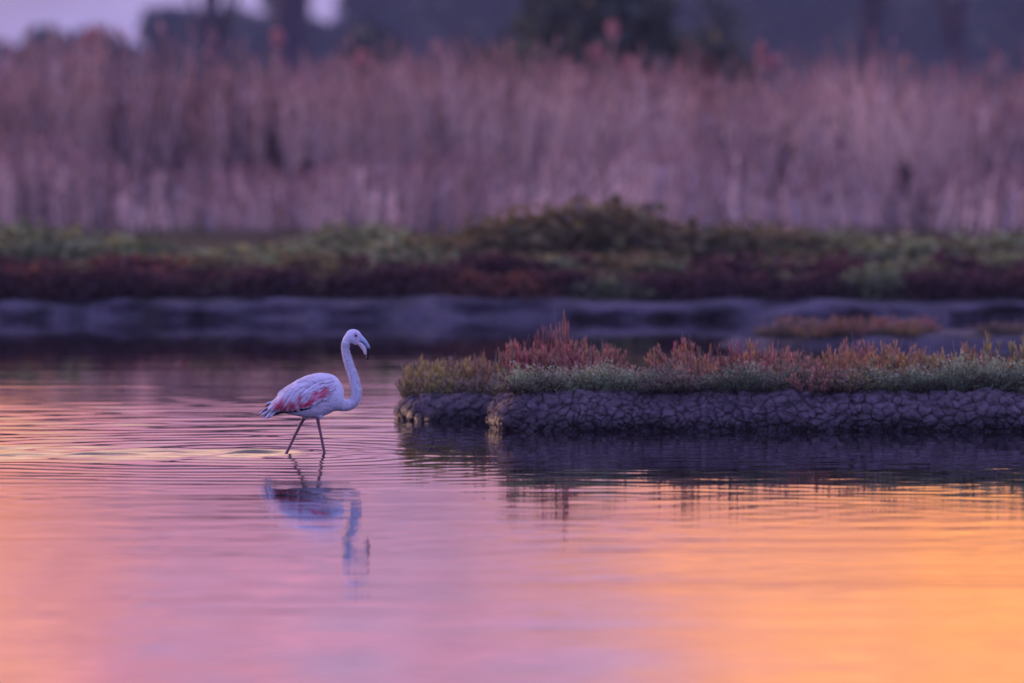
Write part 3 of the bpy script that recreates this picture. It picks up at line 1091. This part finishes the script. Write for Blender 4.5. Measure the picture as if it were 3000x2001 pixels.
def shrub(px, top_py, d, w_px, label, c0, c1, n=2600, gz=.25, name='shrub', group=None, size=None):
    x = (px - 1500) * d / FPX
    top = CAM_H - (top_py - HORIZON) * d / FPX
    hw = w_px * .5 * d / FPX
    h = top - gz
    e = empty(name, (x, d, gz))
    tag(e, label, 'bush', group)
    blobs = []
    for k in range(7):
        fx_ = random.uniform(-.75, .75)
        hz = h * random.uniform(.55, .8) * (1 - .35 * abs(fx_))
        blobs.append(((fx_ * hw, random.uniform(-.4, .4) * hw, hz * .55), (hw * random.uniform(.35, .55), hw * .45, hz * .5)))
    blobs.append(((0, 0, h * .55), (hw * .55, hw * .5, h * .46)))
    link('foliage', leaf_cloud('shrub_foliage', blobs, n, size or max(.05, hw * .09), c0, c1, .05), M_leaf, e)
    b = Builder()
    for k in range(5):
        a = random.uniform(0, 6.28)
        b.tube([(0, 0, -.1), (math.cos(a) * hw * .2, math.sin(a) * hw * .2, h * .35), (math.cos(a) * hw * .45, math.sin(a) * hw * .45, h * .75)],
               [.05, .035, .015], (.08, .055, .05), 5)
    link('stem', b.mesh('shrub_stems'), M_plant, e)
    return e


DG0, DG1 = (.018, .028, .018), (.05, .07, .04)
shrub(1760, -150, 205, 860, 'largest dark green rounded bush rising behind the reeds', (.025, .036, .02), (.075, .09, .045), 8000)
shrub(2090, -60, 215, 420, 'dark blue-green bush against the right flank of the largest bush', DG0, DG1, 3000)
shrub(1560, 50, 192, 380, 'olive green bush in front of the left flank of the largest bush', (.05, .055, .02), (.12, .12, .05), 2600)
shrub(1390, 35, 225, 270, 'small round dark bush beside the olive green bush', DG0, DG1, 2000)
shrub(1080, 65, 230, 430, 'long low dark bush beyond the reeds between trunk pair and round bush', DG0, DG1, 2600)
shrub(2040, 130, 170, 340, 'rusty brown shrub standing above the reed tops', (.10, .035, .03), (.26, .11, .07), 2400)
shrub(2310, 350, 146, 90, 'small ochre shrub half sunk in the reeds', (.12, .06, .02), (.30, .16, .05), 900)
shrub(480, 160, 172, 220, 'brown shrub above the reeds below the slender trunk', (.07, .04, .03), (.18, .10, .05), 1400)
shrub(300, 150, 170, 120, 'orange-leaved shrub poking above the reeds', (.16, .06, .02), (.42, .18, .06), 900)
shrub(700, 120, 172, 140, 'yellow-olive shrub between the two dark trunks', (.10, .07, .03), (.24, .20, .08), 1100)
shrub(55, 170, 168, 170, 'rust-orange shrub at the reed bed end', (.12, .04, .03), (.34, .14, .07), 1300)
for px, row, wd_, d in ((1280, 230, 110, 150), (800, 300, 90, 148), (1765, 480, 80, 145), (2190, 440, 120, 146), (1650, 470, 70, 146), (2285, 450, 60, 145), (1060, 190, 170, 160),
                        (620, 210, 130, 158), (1230, 500, 70, 144), (130, 240, 160, 156), (2650, 470, 150, 145), (1500, 240, 130, 158), (900, 430, 80, 146), (2480, 300, 120, 156), (430, 460, 90, 145), (2900, 330, 110, 152)):
    shrub(px, row, d, wd_, 'dark brown dead clump standing among the dry reeds', (.05, .028, .028), (.16, .085, .07), 900, name='dead_clump', group='dead brown clumps in the reeds', size=.07)
for px, py in ((1795, 85), (1750, 150), (2230, 150), (815, 110), (270, 105), (1060, 170), (1840, 190), (2260, 185)):
    d = 150.0
    x, y, z = P(px, py, d)
    e = empty('seed_head_stalk', (x, y, .24))
    tag(e, 'tall stalk with a pinkish seed head rising over the reeds', 'stalk', 'tall seed-head stalks over the reeds')
    b = Builder()
    b.tube([(0, 0, -.05), (.02, 0, (z - .24) * .5), (0, 0, z - .24)], [.012, .010, .008], (.4, .26, .22), 4)
    link('stalk', b.mesh('seed_stalk'), M_reed, e)
    link('seed_head', leaf_cloud('seed_head', [((0, 0, z - .24), (.10, .10, .14))], 160, .05, (.45, .22, .2), (.7, .36, .3), 0), M_reed, e)


def tree(px, d, trunk_w, lean, height, crown, label, c0=(.03, .04, .03), c1=(.08, .095, .06), n=5200, leaf=.32):
    """crown = [(dx, z, rx, rz)] relative to the trunk foot in metres"""
    x = (px - 1500) * d / FPX
    e = empty('tree', (x, d, .28))
    tag(e, label, 'tree')
    b = Builder()
    pts = [Vector((lean * t * t + .08 * math.sin(5 * t + px), .05 * math.sin(4 * t), height * t - .2)) for t in np.linspace(0, 1, 8)]
    b.tube(pts, [trunk_w * (.62 - .40 * t) * (1.25 if t == 0 else 1) for t in np.linspace(0, 1, 8)], (.07, .05, .055), 9)
    for k in range(9):
        t = random.uniform(.45, .95)
        p = pts[int(t * 7)]
        tgt = random.choice(crown)
        q = Vector((tgt[0] + random.gauss(0, tgt[2] * .3), random.gauss(0, tgt[2] * .4), tgt[1] + random.gauss(0, tgt[3] * .3)))
        b.tube([p, p.lerp(q, .5) + Vector((0, 0, .3)), q], [trunk_w * .16, trunk_w * .1, .02], (.07, .05, .055), 5)
    link('trunk', b.mesh('tree_trunk'), M_bark, e)
    blobs = []
    for dx_, z, rx, rz in crown:
        for k in range(6):
            blobs.append(((dx_ + random.gauss(0, rx * .5), random.gauss(0, rx * .5), z + random.gauss(0, rz * .45)), (rx * random.uniform(.3, .55), rx * .45, rz * random.uniform(.3, .5))))
    link('crown', leaf_cloud('tree_crown', blobs, n, leaf, c0, c1, .3), M_leaf, e)


tree(630, 290, .62, -.15, 7.6, [(-.5, 7.4, 1.7, .9), (1.0, 7.6, 1.3, .8)], 'slender dark trunk tree left of the thick-trunked tree')
tree(845, 280, 1.35, .25, 7.8, [(0, 7.4, 2.0, .9), (-.9, 7.6, 1.3, .8)], 'thick dark trunk tree beyond the reed bed')
tree(2540, 290, .5, .1, 7.6, [(0, 7.5, 1.6, .9), (.9, 7.4, 1.2, .7)], 'straight dark trunk tree next to the largest bush', n=4200)
tree(2800, 285, .5, .2, 7.6, [(0, 7.5, 1.6, .9), (-.7, 7.3, 1.2, .7)], 'straight dark trunk tree farthest from the largest bush', n=4200)
# hazy bushy trees further back closing the horizon: pixel, distance, half width in px, row of the top
HZ0, HZ1 = (.022, .034, .026), (.06, .078, .05)
for px, d, hw_px, row, lb in ((30, 420, 170, 120, 'low far tree under the widest sky gap'),
                              (235, 380, 120, 20, 'bushy far tree between the two sky gaps'),
                              (420, 430, 150, 60, 'low bushy far tree behind the slender trunk'),
                              (560, 400, 120, -20, 'rounded far tree touching the slender trunk'),
                              (760, 410, 140, 45, 'low far tree seen between the two dark trunks'),
                              (985, 400, 200, -90, 'broad far tree behind the long low dark bush'),
                              (1200, 420, 210, -120, 'far tree between the long low dark bush and the round one'),
                              (1430, 410, 210, -110, 'broad far tree behind the small round dark bush'),
                              (1600, 430, 220, -120, 'far tree behind the olive green bush'),
                              (1930, 430, 220, -120, 'far tree behind the gap of the largest bush and its dark neighbour'),
                              (1780, 420, 220, -90, 'broad far tree hidden behind the largest bush'),
                              (2070, 420, 200, -100, 'far tree behind the dark blue-green bush'),
                              (2320, 400, 220, -110, 'bushy far tree between largest bush and straight trunk'),
                              (2490, 410, 200, -120, 'broad far tree behind the straight trunk near the largest bush'),
                              (2690, 390, 200, -50, 'bushy far tree between the two straight trunks'),
                              (2860, 410, 170, -80, 'bushy far tree behind the farther straight trunk'),
                              (3020, 400, 170, -100, 'bushy far tree beyond the last straight trunk')):
    d *= 2
    hw_px *= 1.2
    top = CAM_H - (row - HORIZON) * d / FPX
    rx = hw_px * d / FPX
    tree(px, d, .4, 0, top * .8, [(0, top * .68, rx * .8, top * .30), (-rx * .3, top * .42, rx * .9, top * .28), (rx * .35, top * .40, rx * .9, top * .28)], lb, HZ0, HZ1, 9000, .75)

# ------------------------------------------------------------------ flamingo
K = .000573            # metres per pixel of the close-up used for measuring


def bx(cx):
    return (cx - 650) * K


def bz(cy):
    return (1478 - cy) * K


bird = empty('flamingo', (BX, BY, -.36))
tag(bird, 'white flamingo with pink wing patches wading through the shallow water', 'bird')
OFF = .36              # z of the water above the bird's feet

table = np.array([  # cx, top, bottom, half width (m)
    (250, 955, 1040, .020), (300, 900, 1043, .035), (380, 815, 1042, .062), (450, 748, 1048, .080), (550, 682, 1072, .098), (650, 634, 1090, .106), (750, 606, 1098, .110),
    (820, 598, 1090, .108), (900, 605, 1052, .102), (960, 624, 1022, .092), (1010, 660, 1012, .080), (1045, 715, 1008, .066), (1072, 790, 1000, .045)])


def sweep(rings, closed=True):
    """rings: list of (m,3) loops -> verts, faces with caps"""
    V, F = [], []
    m = len(rings[0])
    for r_ in rings:
        V += [tuple(p) for p in r_]
    for i in range(len(rings) - 1):
        for k in range(m):
            k2 = (k + 1) % m
            F.append((i * m + k, i * m + k2, (i + 1) * m + k2, (i + 1) * m + k))
    F.append(tuple(reversed(range(m))))
    F.append(tuple((len(rings) - 1) * m + k for k in range(m)))
    return V, F


def planar_tube(pts, n=16):
    """pts: (x, z, r_inplane, r_lateral[, y])"""
    rings = []
    m = len(pts)
    for i, p in enumerate(pts):
        a, b = pts[max(i - 1, 0)], pts[min(i + 1, m - 1)]
        tx, tz = b[0] - a[0], b[1] - a[1]
        l = math.hypot(tx, tz) or 1
        nx_, nz_ = -tz / l, tx / l
        y = p[4] if len(p) > 4 else 0
        rings.append([(p[0] + nx_ * p[2] * math.cos(t), y + p[3] * math.sin(t), p[1] + nz_ * p[2] * math.cos(t)) for t in np.linspace(0, 2 * math.pi, n, endpoint=False)])
    return sweep(rings)


def smooth_path(pts, step=.012):
    return [tuple(p) for p in catmull(pts, step)]


AV, AF = [], []


def add_solid(V, F):
    b = len(AV)
    AV.extend(V)
    AF.extend([tuple(i + b for i in f) for f in F])


# trunk of the body
rings = []
for cx in np.linspace(250, 1072, 40):
    tp, bt, hw = (np.interp(cx, table[:, 0], table[:, k]) for k in (1, 2, 3))
    zc, hz = bz((tp + bt) / 2), (bt - tp) / 2 * K
    ring = []
    for t in np.linspace(0, 2 * math.pi, 28, endpoint=False):
        cyc, syc = math.cos(t), math.sin(t)
        ring.append((bx(cx), hw * math.copysign(abs(cyc) ** .9, cyc), zc + hz * math.copysign(abs(syc) ** .95, syc)))
    rings.append(ring)
add_solid(*sweep(rings))
neck = [(960, 925, 84), (1020, 945, 74), (1085, 955, 66), (1145, 943, 61), (1190, 900, 59), (1210, 835, 59), (1203, 745, 57), (1178, 645, 53), (1142, 540, 51),
        (1108, 435, 48), (1089, 345, 44), (1094, 275, 45), (1118, 225, 52), (1150, 205, 62)]
path = smooth_path([(bx(a), bz(b), r_ * K, r_ * K * .92) for a, b, r_ in neck], .01)
NECK = path
add_solid(*planar_tube(path, 20))


def ball(cx, cy, rx, rz, ry, rot=0):
    V, F = [], []
    nu_, nv_ = 18, 12
    for j in range(nv_ + 1):
        th = math.pi * (j + .02) / (nv_ + .04)
        for i in range(nu_):
            ph = 2 * math.pi * i / nu_
            x, y, z = math.sin(th) * math.cos(ph) * rx, math.sin(th) * math.sin(ph) * ry, math.cos(th) * rz
            V.append((bx(cx) + (x * math.cos(rot) + z * math.sin(rot)) * K, y * K, bz(cy) + (-x * math.sin(rot) + z * math.cos(rot)) * K))
    for j in range(nv_):
        for i in range(nu_):
            i2 = (i + 1) % nu_
            F.append((j * nu_ + i, (j + 1) * nu_ + i, (j + 1) * nu_ + i2, j * nu_ + i2))
    F.append(tuple(range(nu_)))
    F.append(tuple(nv_ * nu_ + i for i in reversed(range(nu_))))
    return V, F


add_solid(*ball(1180, 200, 92, 80, 56, math.radians(14)))
add_solid(*ball(1212, 236, 58, 60, 42, math.radians(35)))
add_solid(*ball(1232, 225, 46, 44, 34, math.radians(50)))
for cx, cy, y in ((808, 1052, -.035), (655, 1058, .035)):      # feathered thighs
    V, F = ball(cx, cy, 36, 58, 42, math.radians(-8))
    add_solid([(a, b + y, c) for a, b, c in V], F)
me = mesh_of('raw', AV, AF)
tmp = bpy.data.objects.new('raw', me)
COL.objects.link(tmp)
rm = tmp.modifiers.new('r', 'REMESH')
rm.mode = 'VOXEL'
rm.voxel_size = .0042
sm = tmp.modifiers.new('s', 'SMOOTH')
sm.factor = .6
sm.iterations = 9
dg = bpy.context.evaluated_depsgraph_get()
bm_ = bpy.data.meshes.new_from_object(tmp.evaluated_get(dg))
bpy.data.objects.remove(tmp)
bm_.name = 'flamingo_body'
WHITE, BLUSH, PINK, ROSE = (.80, .76, .78), (.84, .52, .56), (.84, .20, .27), (.70, .05, .10)
patches = [  # cx, cy, rx, ry, angle(deg), strength
    (860, 800, 60, 30, -40, .9), (840, 850, 80, 22, -20, .8), (760, 830, 60, 22, -35, .75), (720, 900, 55, 24, -35, .8), (662, 945, 62, 22, -18, 1.25), (590, 880, 18, 42, 20, .8), (600, 950, 26, 36, 20, .8),
    (500, 965, 70, 46, 30, .75), (410, 985, 40, 45, 10, 1.05), (385, 925, 22, 50, 20, .8), (350, 960, 46, 32, 40, .8), (330, 985, 30, 30, 0, .6), (740, 905, 36, 18, 0, .75), (905, 815, 26, 22, 0, .6)]


def plume_col(cx, cy, jitter=0.0):
    s = 0.04
    for a, b, rx, ry, an, st in patches:
        c_, s_ = math.cos(math.radians(an)), math.sin(math.radians(an))
        dx_, dy_ = cx - a, cy - b
        u, v = (dx_ * c_ + dy_ * s_) / rx, (-dx_ * s_ + dy_ * c_) / ry
        s = max(s, st * math.exp(-(u * u + v * v) * .9))
    s *= 1.15 + .75 * (mnoise.noise((cx * .03, cy * .03, 3)) + .35) + jitter
    s = max(0, min(1.1, s))
    if s < .35:
        return lerp(WHITE, BLUSH, s / .35)
    if s < .75:
        return lerp(BLUSH, PINK, (s - .35) / .4)
    return lerp(PINK, ROSE, min(1, (s - .75) / .35))


co = np.empty(len(bm_.vertices) * 3, np.float32)
bm_.vertices.foreach_get('co', co)
co = co.reshape(-1, 3)
no = np.empty(len(bm_.vertices) * 3, np.float32)
bm_.vertices.foreach_get('normal', no)
no = no.reshape(-1, 3)
cols = []
for i, (x, y, z) in enumerate(co):
    cx, cy = x / K + 650, 1478 - z / K
    isneck = cx > 1040
    if isneck:
        face = (cx - 1118) ** 2 + (cy - 215) ** 2
        a = mnoise.noise((x * 190, y * 190, z * 150)) * .0032 * min(1, max(0, (cy - 240) / 120))
        co[i] += no[i] * a
        if cy < 300 and cx > 1120:                   # bare-looking face, faintly pink near the bill
            t = max(0, min(1, (cx - 1190) / 70))
            cc = lerp(WHITE, (.74, .56, .62), t * .8)
            e = math.hypot(cx - 1203, cy - 188)
            cc = lerp((.55, .35, .42), cc, min(1, max(0, (e - 14) / 26)))
        else:
            cc = WHITE
    else:
        cc = WHITE if cy > 1000 or cx > 930 else lerp(WHITE, BLUSH, .15)
        a = mnoise.noise((x * 60, y * 60, z * 60)) * .002
        co[i] += no[i] * a
    cols.append(cc)
bm_.vertices.foreach_set('co', co.ravel())
set_col(bm_, cols)
bm_.polygons.foreach_set('use_smooth', np.ones(len(bm_.polygons), bool))
bm_.update()
body = link('body', bm_, M_fluff, bird)
bm_.materials.clear()
bm_.materials.append(M_fluff)
body.location = (0, 0, OFF)


def side_y(cx, cy):
    tp, bt, hw = (np.interp(cx, table[:, 0], table[:, k]) for k in (1, 2, 3))
    k = (cy - (tp + bt) / 2) / ((bt - tp) / 2)
    return hw * math.sqrt(max(0.0, 1 - min(1, abs(k)) ** 2.1))


def feather(parent, base, tip, width, sgn, lift, bend=0.0, col=None, thick=.0022, free=False, y_tip=None):
    """one lens-shaped feather lying on the flank, base and tip in close-up pixels"""
    nL, nW = 9, 5
    b, t = np.array(base, float), np.array(tip, float)
    ax = t - b
    L = np.hypot(*ax)
    ax /= L
    sd = np.array((-ax[1], ax[0]))
    V, C = [], []
    yb = side_y(*base)
    tone = random.uniform(.80, 1.04)
    for i in range(nL):
        s = i / (nL - 1)
        wv = width * .5 * (math.sin(math.pi * min(1, .12 + .62 * s)) ** .8) * (1 if s < .78 else max(.04, math.sqrt(max(0, 1 - ((s - .78) / .22) ** 2))))
        mid = b + ax * L * s + sd * bend * math.sin(math.pi * s)
        for k in range(nW):
            f = (k / (nW - 1)) * 2 - 1
            p = mid + sd * wv * f
            y = side_y(*p) if not free else yb + ((y_tip if y_tip is not None else yb) - yb) * s
            yy = y + lift + .006 * s + .0055 * (1 - f * f)
            V.append((bx(p[0]), sgn * yy, bz(p[1])))
            cc = col if col is not None else plume_col(p[0], p[1], random.uniform(-.05, .05))
            if col is None and abs(f) > .8:
                cc = lerp(cc, WHITE, .35)
            C.append(tuple(v * tone * (1 - .10 * (abs(f) < .2)) for v in cc))
    F = []
    for i in range(nL - 1):
        for k in range(nW - 1):
            q = i * nW + k
            F.append((q, q + 1, q + nW + 1, q + nW) if sgn < 0 else (q, q + nW, q + nW + 1, q + 1))
    o = link('feather', mesh_of('feather', V, F, C), M_plume, parent)
    return o


def top_of(cx):
    return np.interp(cx, table[:, 0], table[:, 1])


low = np.array([(330, 985), (400, 1005), (520, 1000), (600, 995), (700, 965), (800, 925), (900, 895), (980, 850), (1040, 780)])
DARK = (.018, .012, .015)
for sgn in (-1, 1):
    wing = empty('wing', (0, 0, OFF), bird)
    # black flight feathers just showing under the folded wing
    for base, tip in (((700, 985), (450, 1030)), ((720, 975), (500, 1022)), ((640, 985), (350, 1045)), ((560, 990), (265, 1065))):
        feather(wing, base, tip, 24, sgn, .003, 0, DARK)
    pts = []
    cy = 640
    rowi = 0
    while cy < 1000:
        cx = 300 + (rowi % 2) * 27
        while cx < 1060:
            q = (cx + random.uniform(-12, 12), cy + random.uniform(-9, 9))
            lo_ = np.interp(q[0], low[:, 0], low[:, 1])
            if top_of(q[0]) + 14 < q[1] < lo_ - 26:
                pts.append(q)
            cx += 50
        cy += 40
        rowi += 1
    # lowest and rearmost first, so that upper rows overlap them
    pts.sort(key=lambda p: -(p[1] * 1.0 - p[0] * .55))
    for i, (cx, cy) in enumerate(pts):
        edge_t = np.clip((cy - top_of(cx)) / 150, 0, 1)
        slope = (top_of(cx - 40) - top_of(cx + 40)) / 80
        cdir = np.array((-1.0, max(.15, slope)))
        cdir /= np.hypot(*cdir)
        mdir = np.array((-.60, .80)) if cx < 850 else np.array((-.78, .62))
        d = cdir * (1 - edge_t) + mdir * edge_t
        d /= np.hypot(*d)
        L = random.uniform(120, 165) * (1.0 if cx > 560 else 1.12) * (.62 if cx > 880 else 1)
        lo_ = np.interp(cx, low[:, 0], low[:, 1])
        room = (lo_ + 22 - cy) / max(.2, d[1])
        L = max(55, min(L, room))
        feather(wing, (cx, cy), (cx + d[0] * L, cy + d[1] * L), random.uniform(38, 50) * (.8 if cx > 880 else 1), sgn, .0025 + .009 * i / len(pts), random.uniform(-7, 3))
    # long tertials drooping over the tail
    for base, tip, wd in (((520, 735), (330, 1000), 46), ((480, 770), (300, 1010), 44), ((440, 800), (262, 1040), 42), ((560, 760), (395, 1015), 44), ((610, 790), (450, 1012), 44), ((410, 850), (235, 1010), 36)):
        feather(wing, base, tip, wd, sgn, .011, -8)
tail = empty('tail', (0, 0, OFF), bird)
LAV = (.78, .73, .78)
for base, tip, wd, y0_, cc in (((400, 905), (135, 1052), 30, .012, LAV), ((400, 930), (158, 1076), 30, -.012, LAV), ((380, 950), (205, 1108), 34, -.020, LAV), ((400, 985), (262, 1085), 30, -.028, LAV),
                               ((390, 900), (214, 942), 24, .004, LAV), ((380, 910), (205, 965), 22, .0, (.20, .10, .10)), ((390, 930), (170, 1030), 26, .006, (.22, .11, .11)),
                               ((380, 960), (195, 1085), 26, -.004, (.10, .05, .06)), ((400, 985), (235, 1095), 24, -.014, DARK), ((400, 1000), (300, 1070), 24, -.03, (.03, .02, .025)),
                               ((400, 960), (222, 1060), 28, .016, LAV)):
    feather(tail, base, tip, wd, -1, -side_y(*base) - y0_, 5, cc, free=True)

# short fluffy plumes that roughen the outline of neck and chest
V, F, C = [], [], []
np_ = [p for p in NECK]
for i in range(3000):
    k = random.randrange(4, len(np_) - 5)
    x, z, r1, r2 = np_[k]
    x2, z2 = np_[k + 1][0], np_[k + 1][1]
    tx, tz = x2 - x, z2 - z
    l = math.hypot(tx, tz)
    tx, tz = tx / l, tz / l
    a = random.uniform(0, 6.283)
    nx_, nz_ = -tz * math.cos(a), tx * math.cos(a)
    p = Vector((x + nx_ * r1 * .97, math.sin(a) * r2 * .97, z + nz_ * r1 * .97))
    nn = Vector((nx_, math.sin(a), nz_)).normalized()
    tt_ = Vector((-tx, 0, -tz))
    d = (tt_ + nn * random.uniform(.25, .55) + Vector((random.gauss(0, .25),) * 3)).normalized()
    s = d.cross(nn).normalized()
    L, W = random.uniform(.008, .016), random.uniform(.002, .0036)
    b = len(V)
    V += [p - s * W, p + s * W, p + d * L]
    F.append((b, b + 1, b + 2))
    C += [(lambda k_: tuple(v * k_ for v in WHITE))(random.uniform(.45, 1.0))] * 3  # darker tufts: shade in the gaps between neck plumes, painted into their colour
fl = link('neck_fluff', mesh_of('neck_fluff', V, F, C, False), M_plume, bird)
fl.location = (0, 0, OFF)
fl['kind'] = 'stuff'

# legs
for k, (pts, y) in enumerate(((((642, 1085, 27), (610, 1140, 22), (560, 1240, 19.5), (505, 1350, 18.5), (462, 1440, 19), (440, 1485, 19), (405, 1555, 22), (392, 1600, 26), (392, 1660, 19), (410, 1790, 15), (432, 2010, 14), (440, 2085, 16)), .045),
                              (((783, 1080, 28), (790, 1120, 23), (808, 1210, 19.5), (828, 1310, 18), (848, 1410, 19), (861, 1475, 19), (876, 1550, 22), (884, 1595, 27), (880, 1655, 19), (858, 1790, 15), (838, 2010, 14), (835, 2085, 16)), -.045))):
    pth = smooth_path([(bx(a), bz(b), r_ * K * .84, r_ * K * .84, y) for a, b, r_ in pts], .02)
    leg = link('leg', mesh_of('leg', *planar_tube(pth, 12)), M_leg, bird)
    leg.location = (0, 0, OFF)
    fxp, fz = bx(pts[-1][0]), bz(2098) + OFF
    b = Builder()
    Vf = [(fxp - .02, y, .012), (fxp + .075, y - .045, .004), (fxp + .09, y, .004), (fxp + .075, y + .045, .004), (fxp - .02, y, 0), (fxp + .075, y - .045, 0), (fxp + .09, y, 0), (fxp + .075, y + .045, 0)]
    Ff = [(0, 1, 2), (0, 2, 3), (4, 6, 5), (4, 7, 6), (0, 4, 5, 1), (1, 5, 6, 2), (2, 6, 7, 3), (3, 7, 4, 0)]
    ft = link('foot', mesh_of('foot', Vf, Ff, smooth=False), M_leg, leg)
    ft.location = (0, 0, -OFF)

# bill
bill = empty('bill', (0, 0, OFF), bird)


def bill_part(name, outer, inner, wid, colf):
    o_, i_ = catmull(outer, 8), catmull(inner, 8)
    n = 26

    def res(c):
        s = np.concatenate([[0], np.cumsum(np.hypot(*np.diff(c, axis=0).T))])
        q = np.linspace(0, s[-1], n)
        return np.stack([np.interp(q, s, c[:, 0]), np.interp(q, s, c[:, 1])], 1)

    o_, i_ = res(o_), res(i_)
    rings, C = [], []
    for k in range(n):
        m = (o_[k] + i_[k]) / 2
        h = (o_[k] - i_[k]) / 2
        w_ = np.interp(k / (n - 1), np.linspace(0, 1, len(wid)), wid) * K
        ring = []
        for t in np.linspace(0, 2 * math.pi, 14, endpoint=False):
            p = m + h * math.cos(t)
            ring.append((bx(p[0]), w_ * math.sin(t), bz(p[1])))
            C.append(colf(p[0], p[1]))
        rings.append(ring)
    V, F = sweep(rings)
    return link(name, mesh_of(name, V, F, C), M_bill, bill)


PALE, BLK = (.50, .58, .66), (.012, .010, .014)


def col_up(cx, cy):
    t = max(0, min(1, (cy - 318) / 14))
    c_ = lerp(PALE, (.30, .38, .48), max(0, min(1, (cx - 1290) / 50)))
    return lerp(c_, BLK, t)


bill_part('upper_mandible', [(1262, 176), (1282, 200), (1320, 243), (1348, 287), (1361, 325), (1359, 375), (1347, 430), (1331, 464)],
          [(1205, 215), (1228, 254), (1271, 265), (1305, 297), (1321, 334), (1324, 380), (1320, 425), (1316, 452)], (40, 34, 27, 24, 22, 18, 12, 3), col_up)
bill_part('mouth_line', [(1236, 252), (1274, 261), (1309, 293), (1326, 332), (1327, 372)], [(1235, 256), (1272, 265), (1306, 297), (1323, 334), (1325, 372)], (36, 32, 28, 24, 8), lambda a, b: BLK)
bill_part('lower_mandible', [(1232, 252), (1272, 262), (1307, 294), (1324, 332), (1326, 378), (1320, 402)],
          [(1220, 290), (1243, 308), (1266, 337), (1284, 358), (1293, 384), (1299, 400)], (36, 36, 33, 29, 23, 9), lambda a, b: lerp((.78, .66, .64), (.85, .78, .72), min(1, max(0, (b - 260) / 100))))
for sgn in (-1, 1):
    V, F = ball(1206, 192, 13, 13, 9)
    ey = link('eye', mesh_of('eye', [(a, b + sgn * 49 * K, c) for a, b, c in V], F), M_eye, bird)
    ey.location = (0, 0, OFF)

# ------------------------------------------------------------------ haze: evening air over the marsh
HAZE = 0.00018
if HAZE:
    x0, x1, y0, y1, z0, z1 = -4100, 4100, -320, 4100, -1.6, 21
    V = [(x0, y0, z0), (x1, y0, z0), (x1, y1, z0), (x0, y1, z0), (x0, y0, z1), (x1, y0, z1), (x1, y1, z1), (x0, y1, z1)]
    F = [(0, 3, 2, 1), (4, 5, 6, 7), (0, 1, 5, 4), (1, 2, 6, 5), (2, 3, 7, 6), (3, 0, 4, 7)]
    hm = bpy.data.materials.new('haze')
    hm.use_nodes = True
    t = hm.node_tree
    t.nodes.remove(t.nodes['Principled BSDF'])
    pv = t.nodes.new('ShaderNodeVolumePrincipled')
    pv.inputs['Color'].default_value = (.58, .68, 1.0, 1)
    pv.inputs['Density'].default_value = HAZE
    t.links.new(pv.outputs[0], t.nodes['Material Output'].inputs['Volume'])
    tag(link('haze', mesh_of('haze', V, F, smooth=False), hm), 'thin violet evening haze over the marsh', 'haze', kind='stuff')
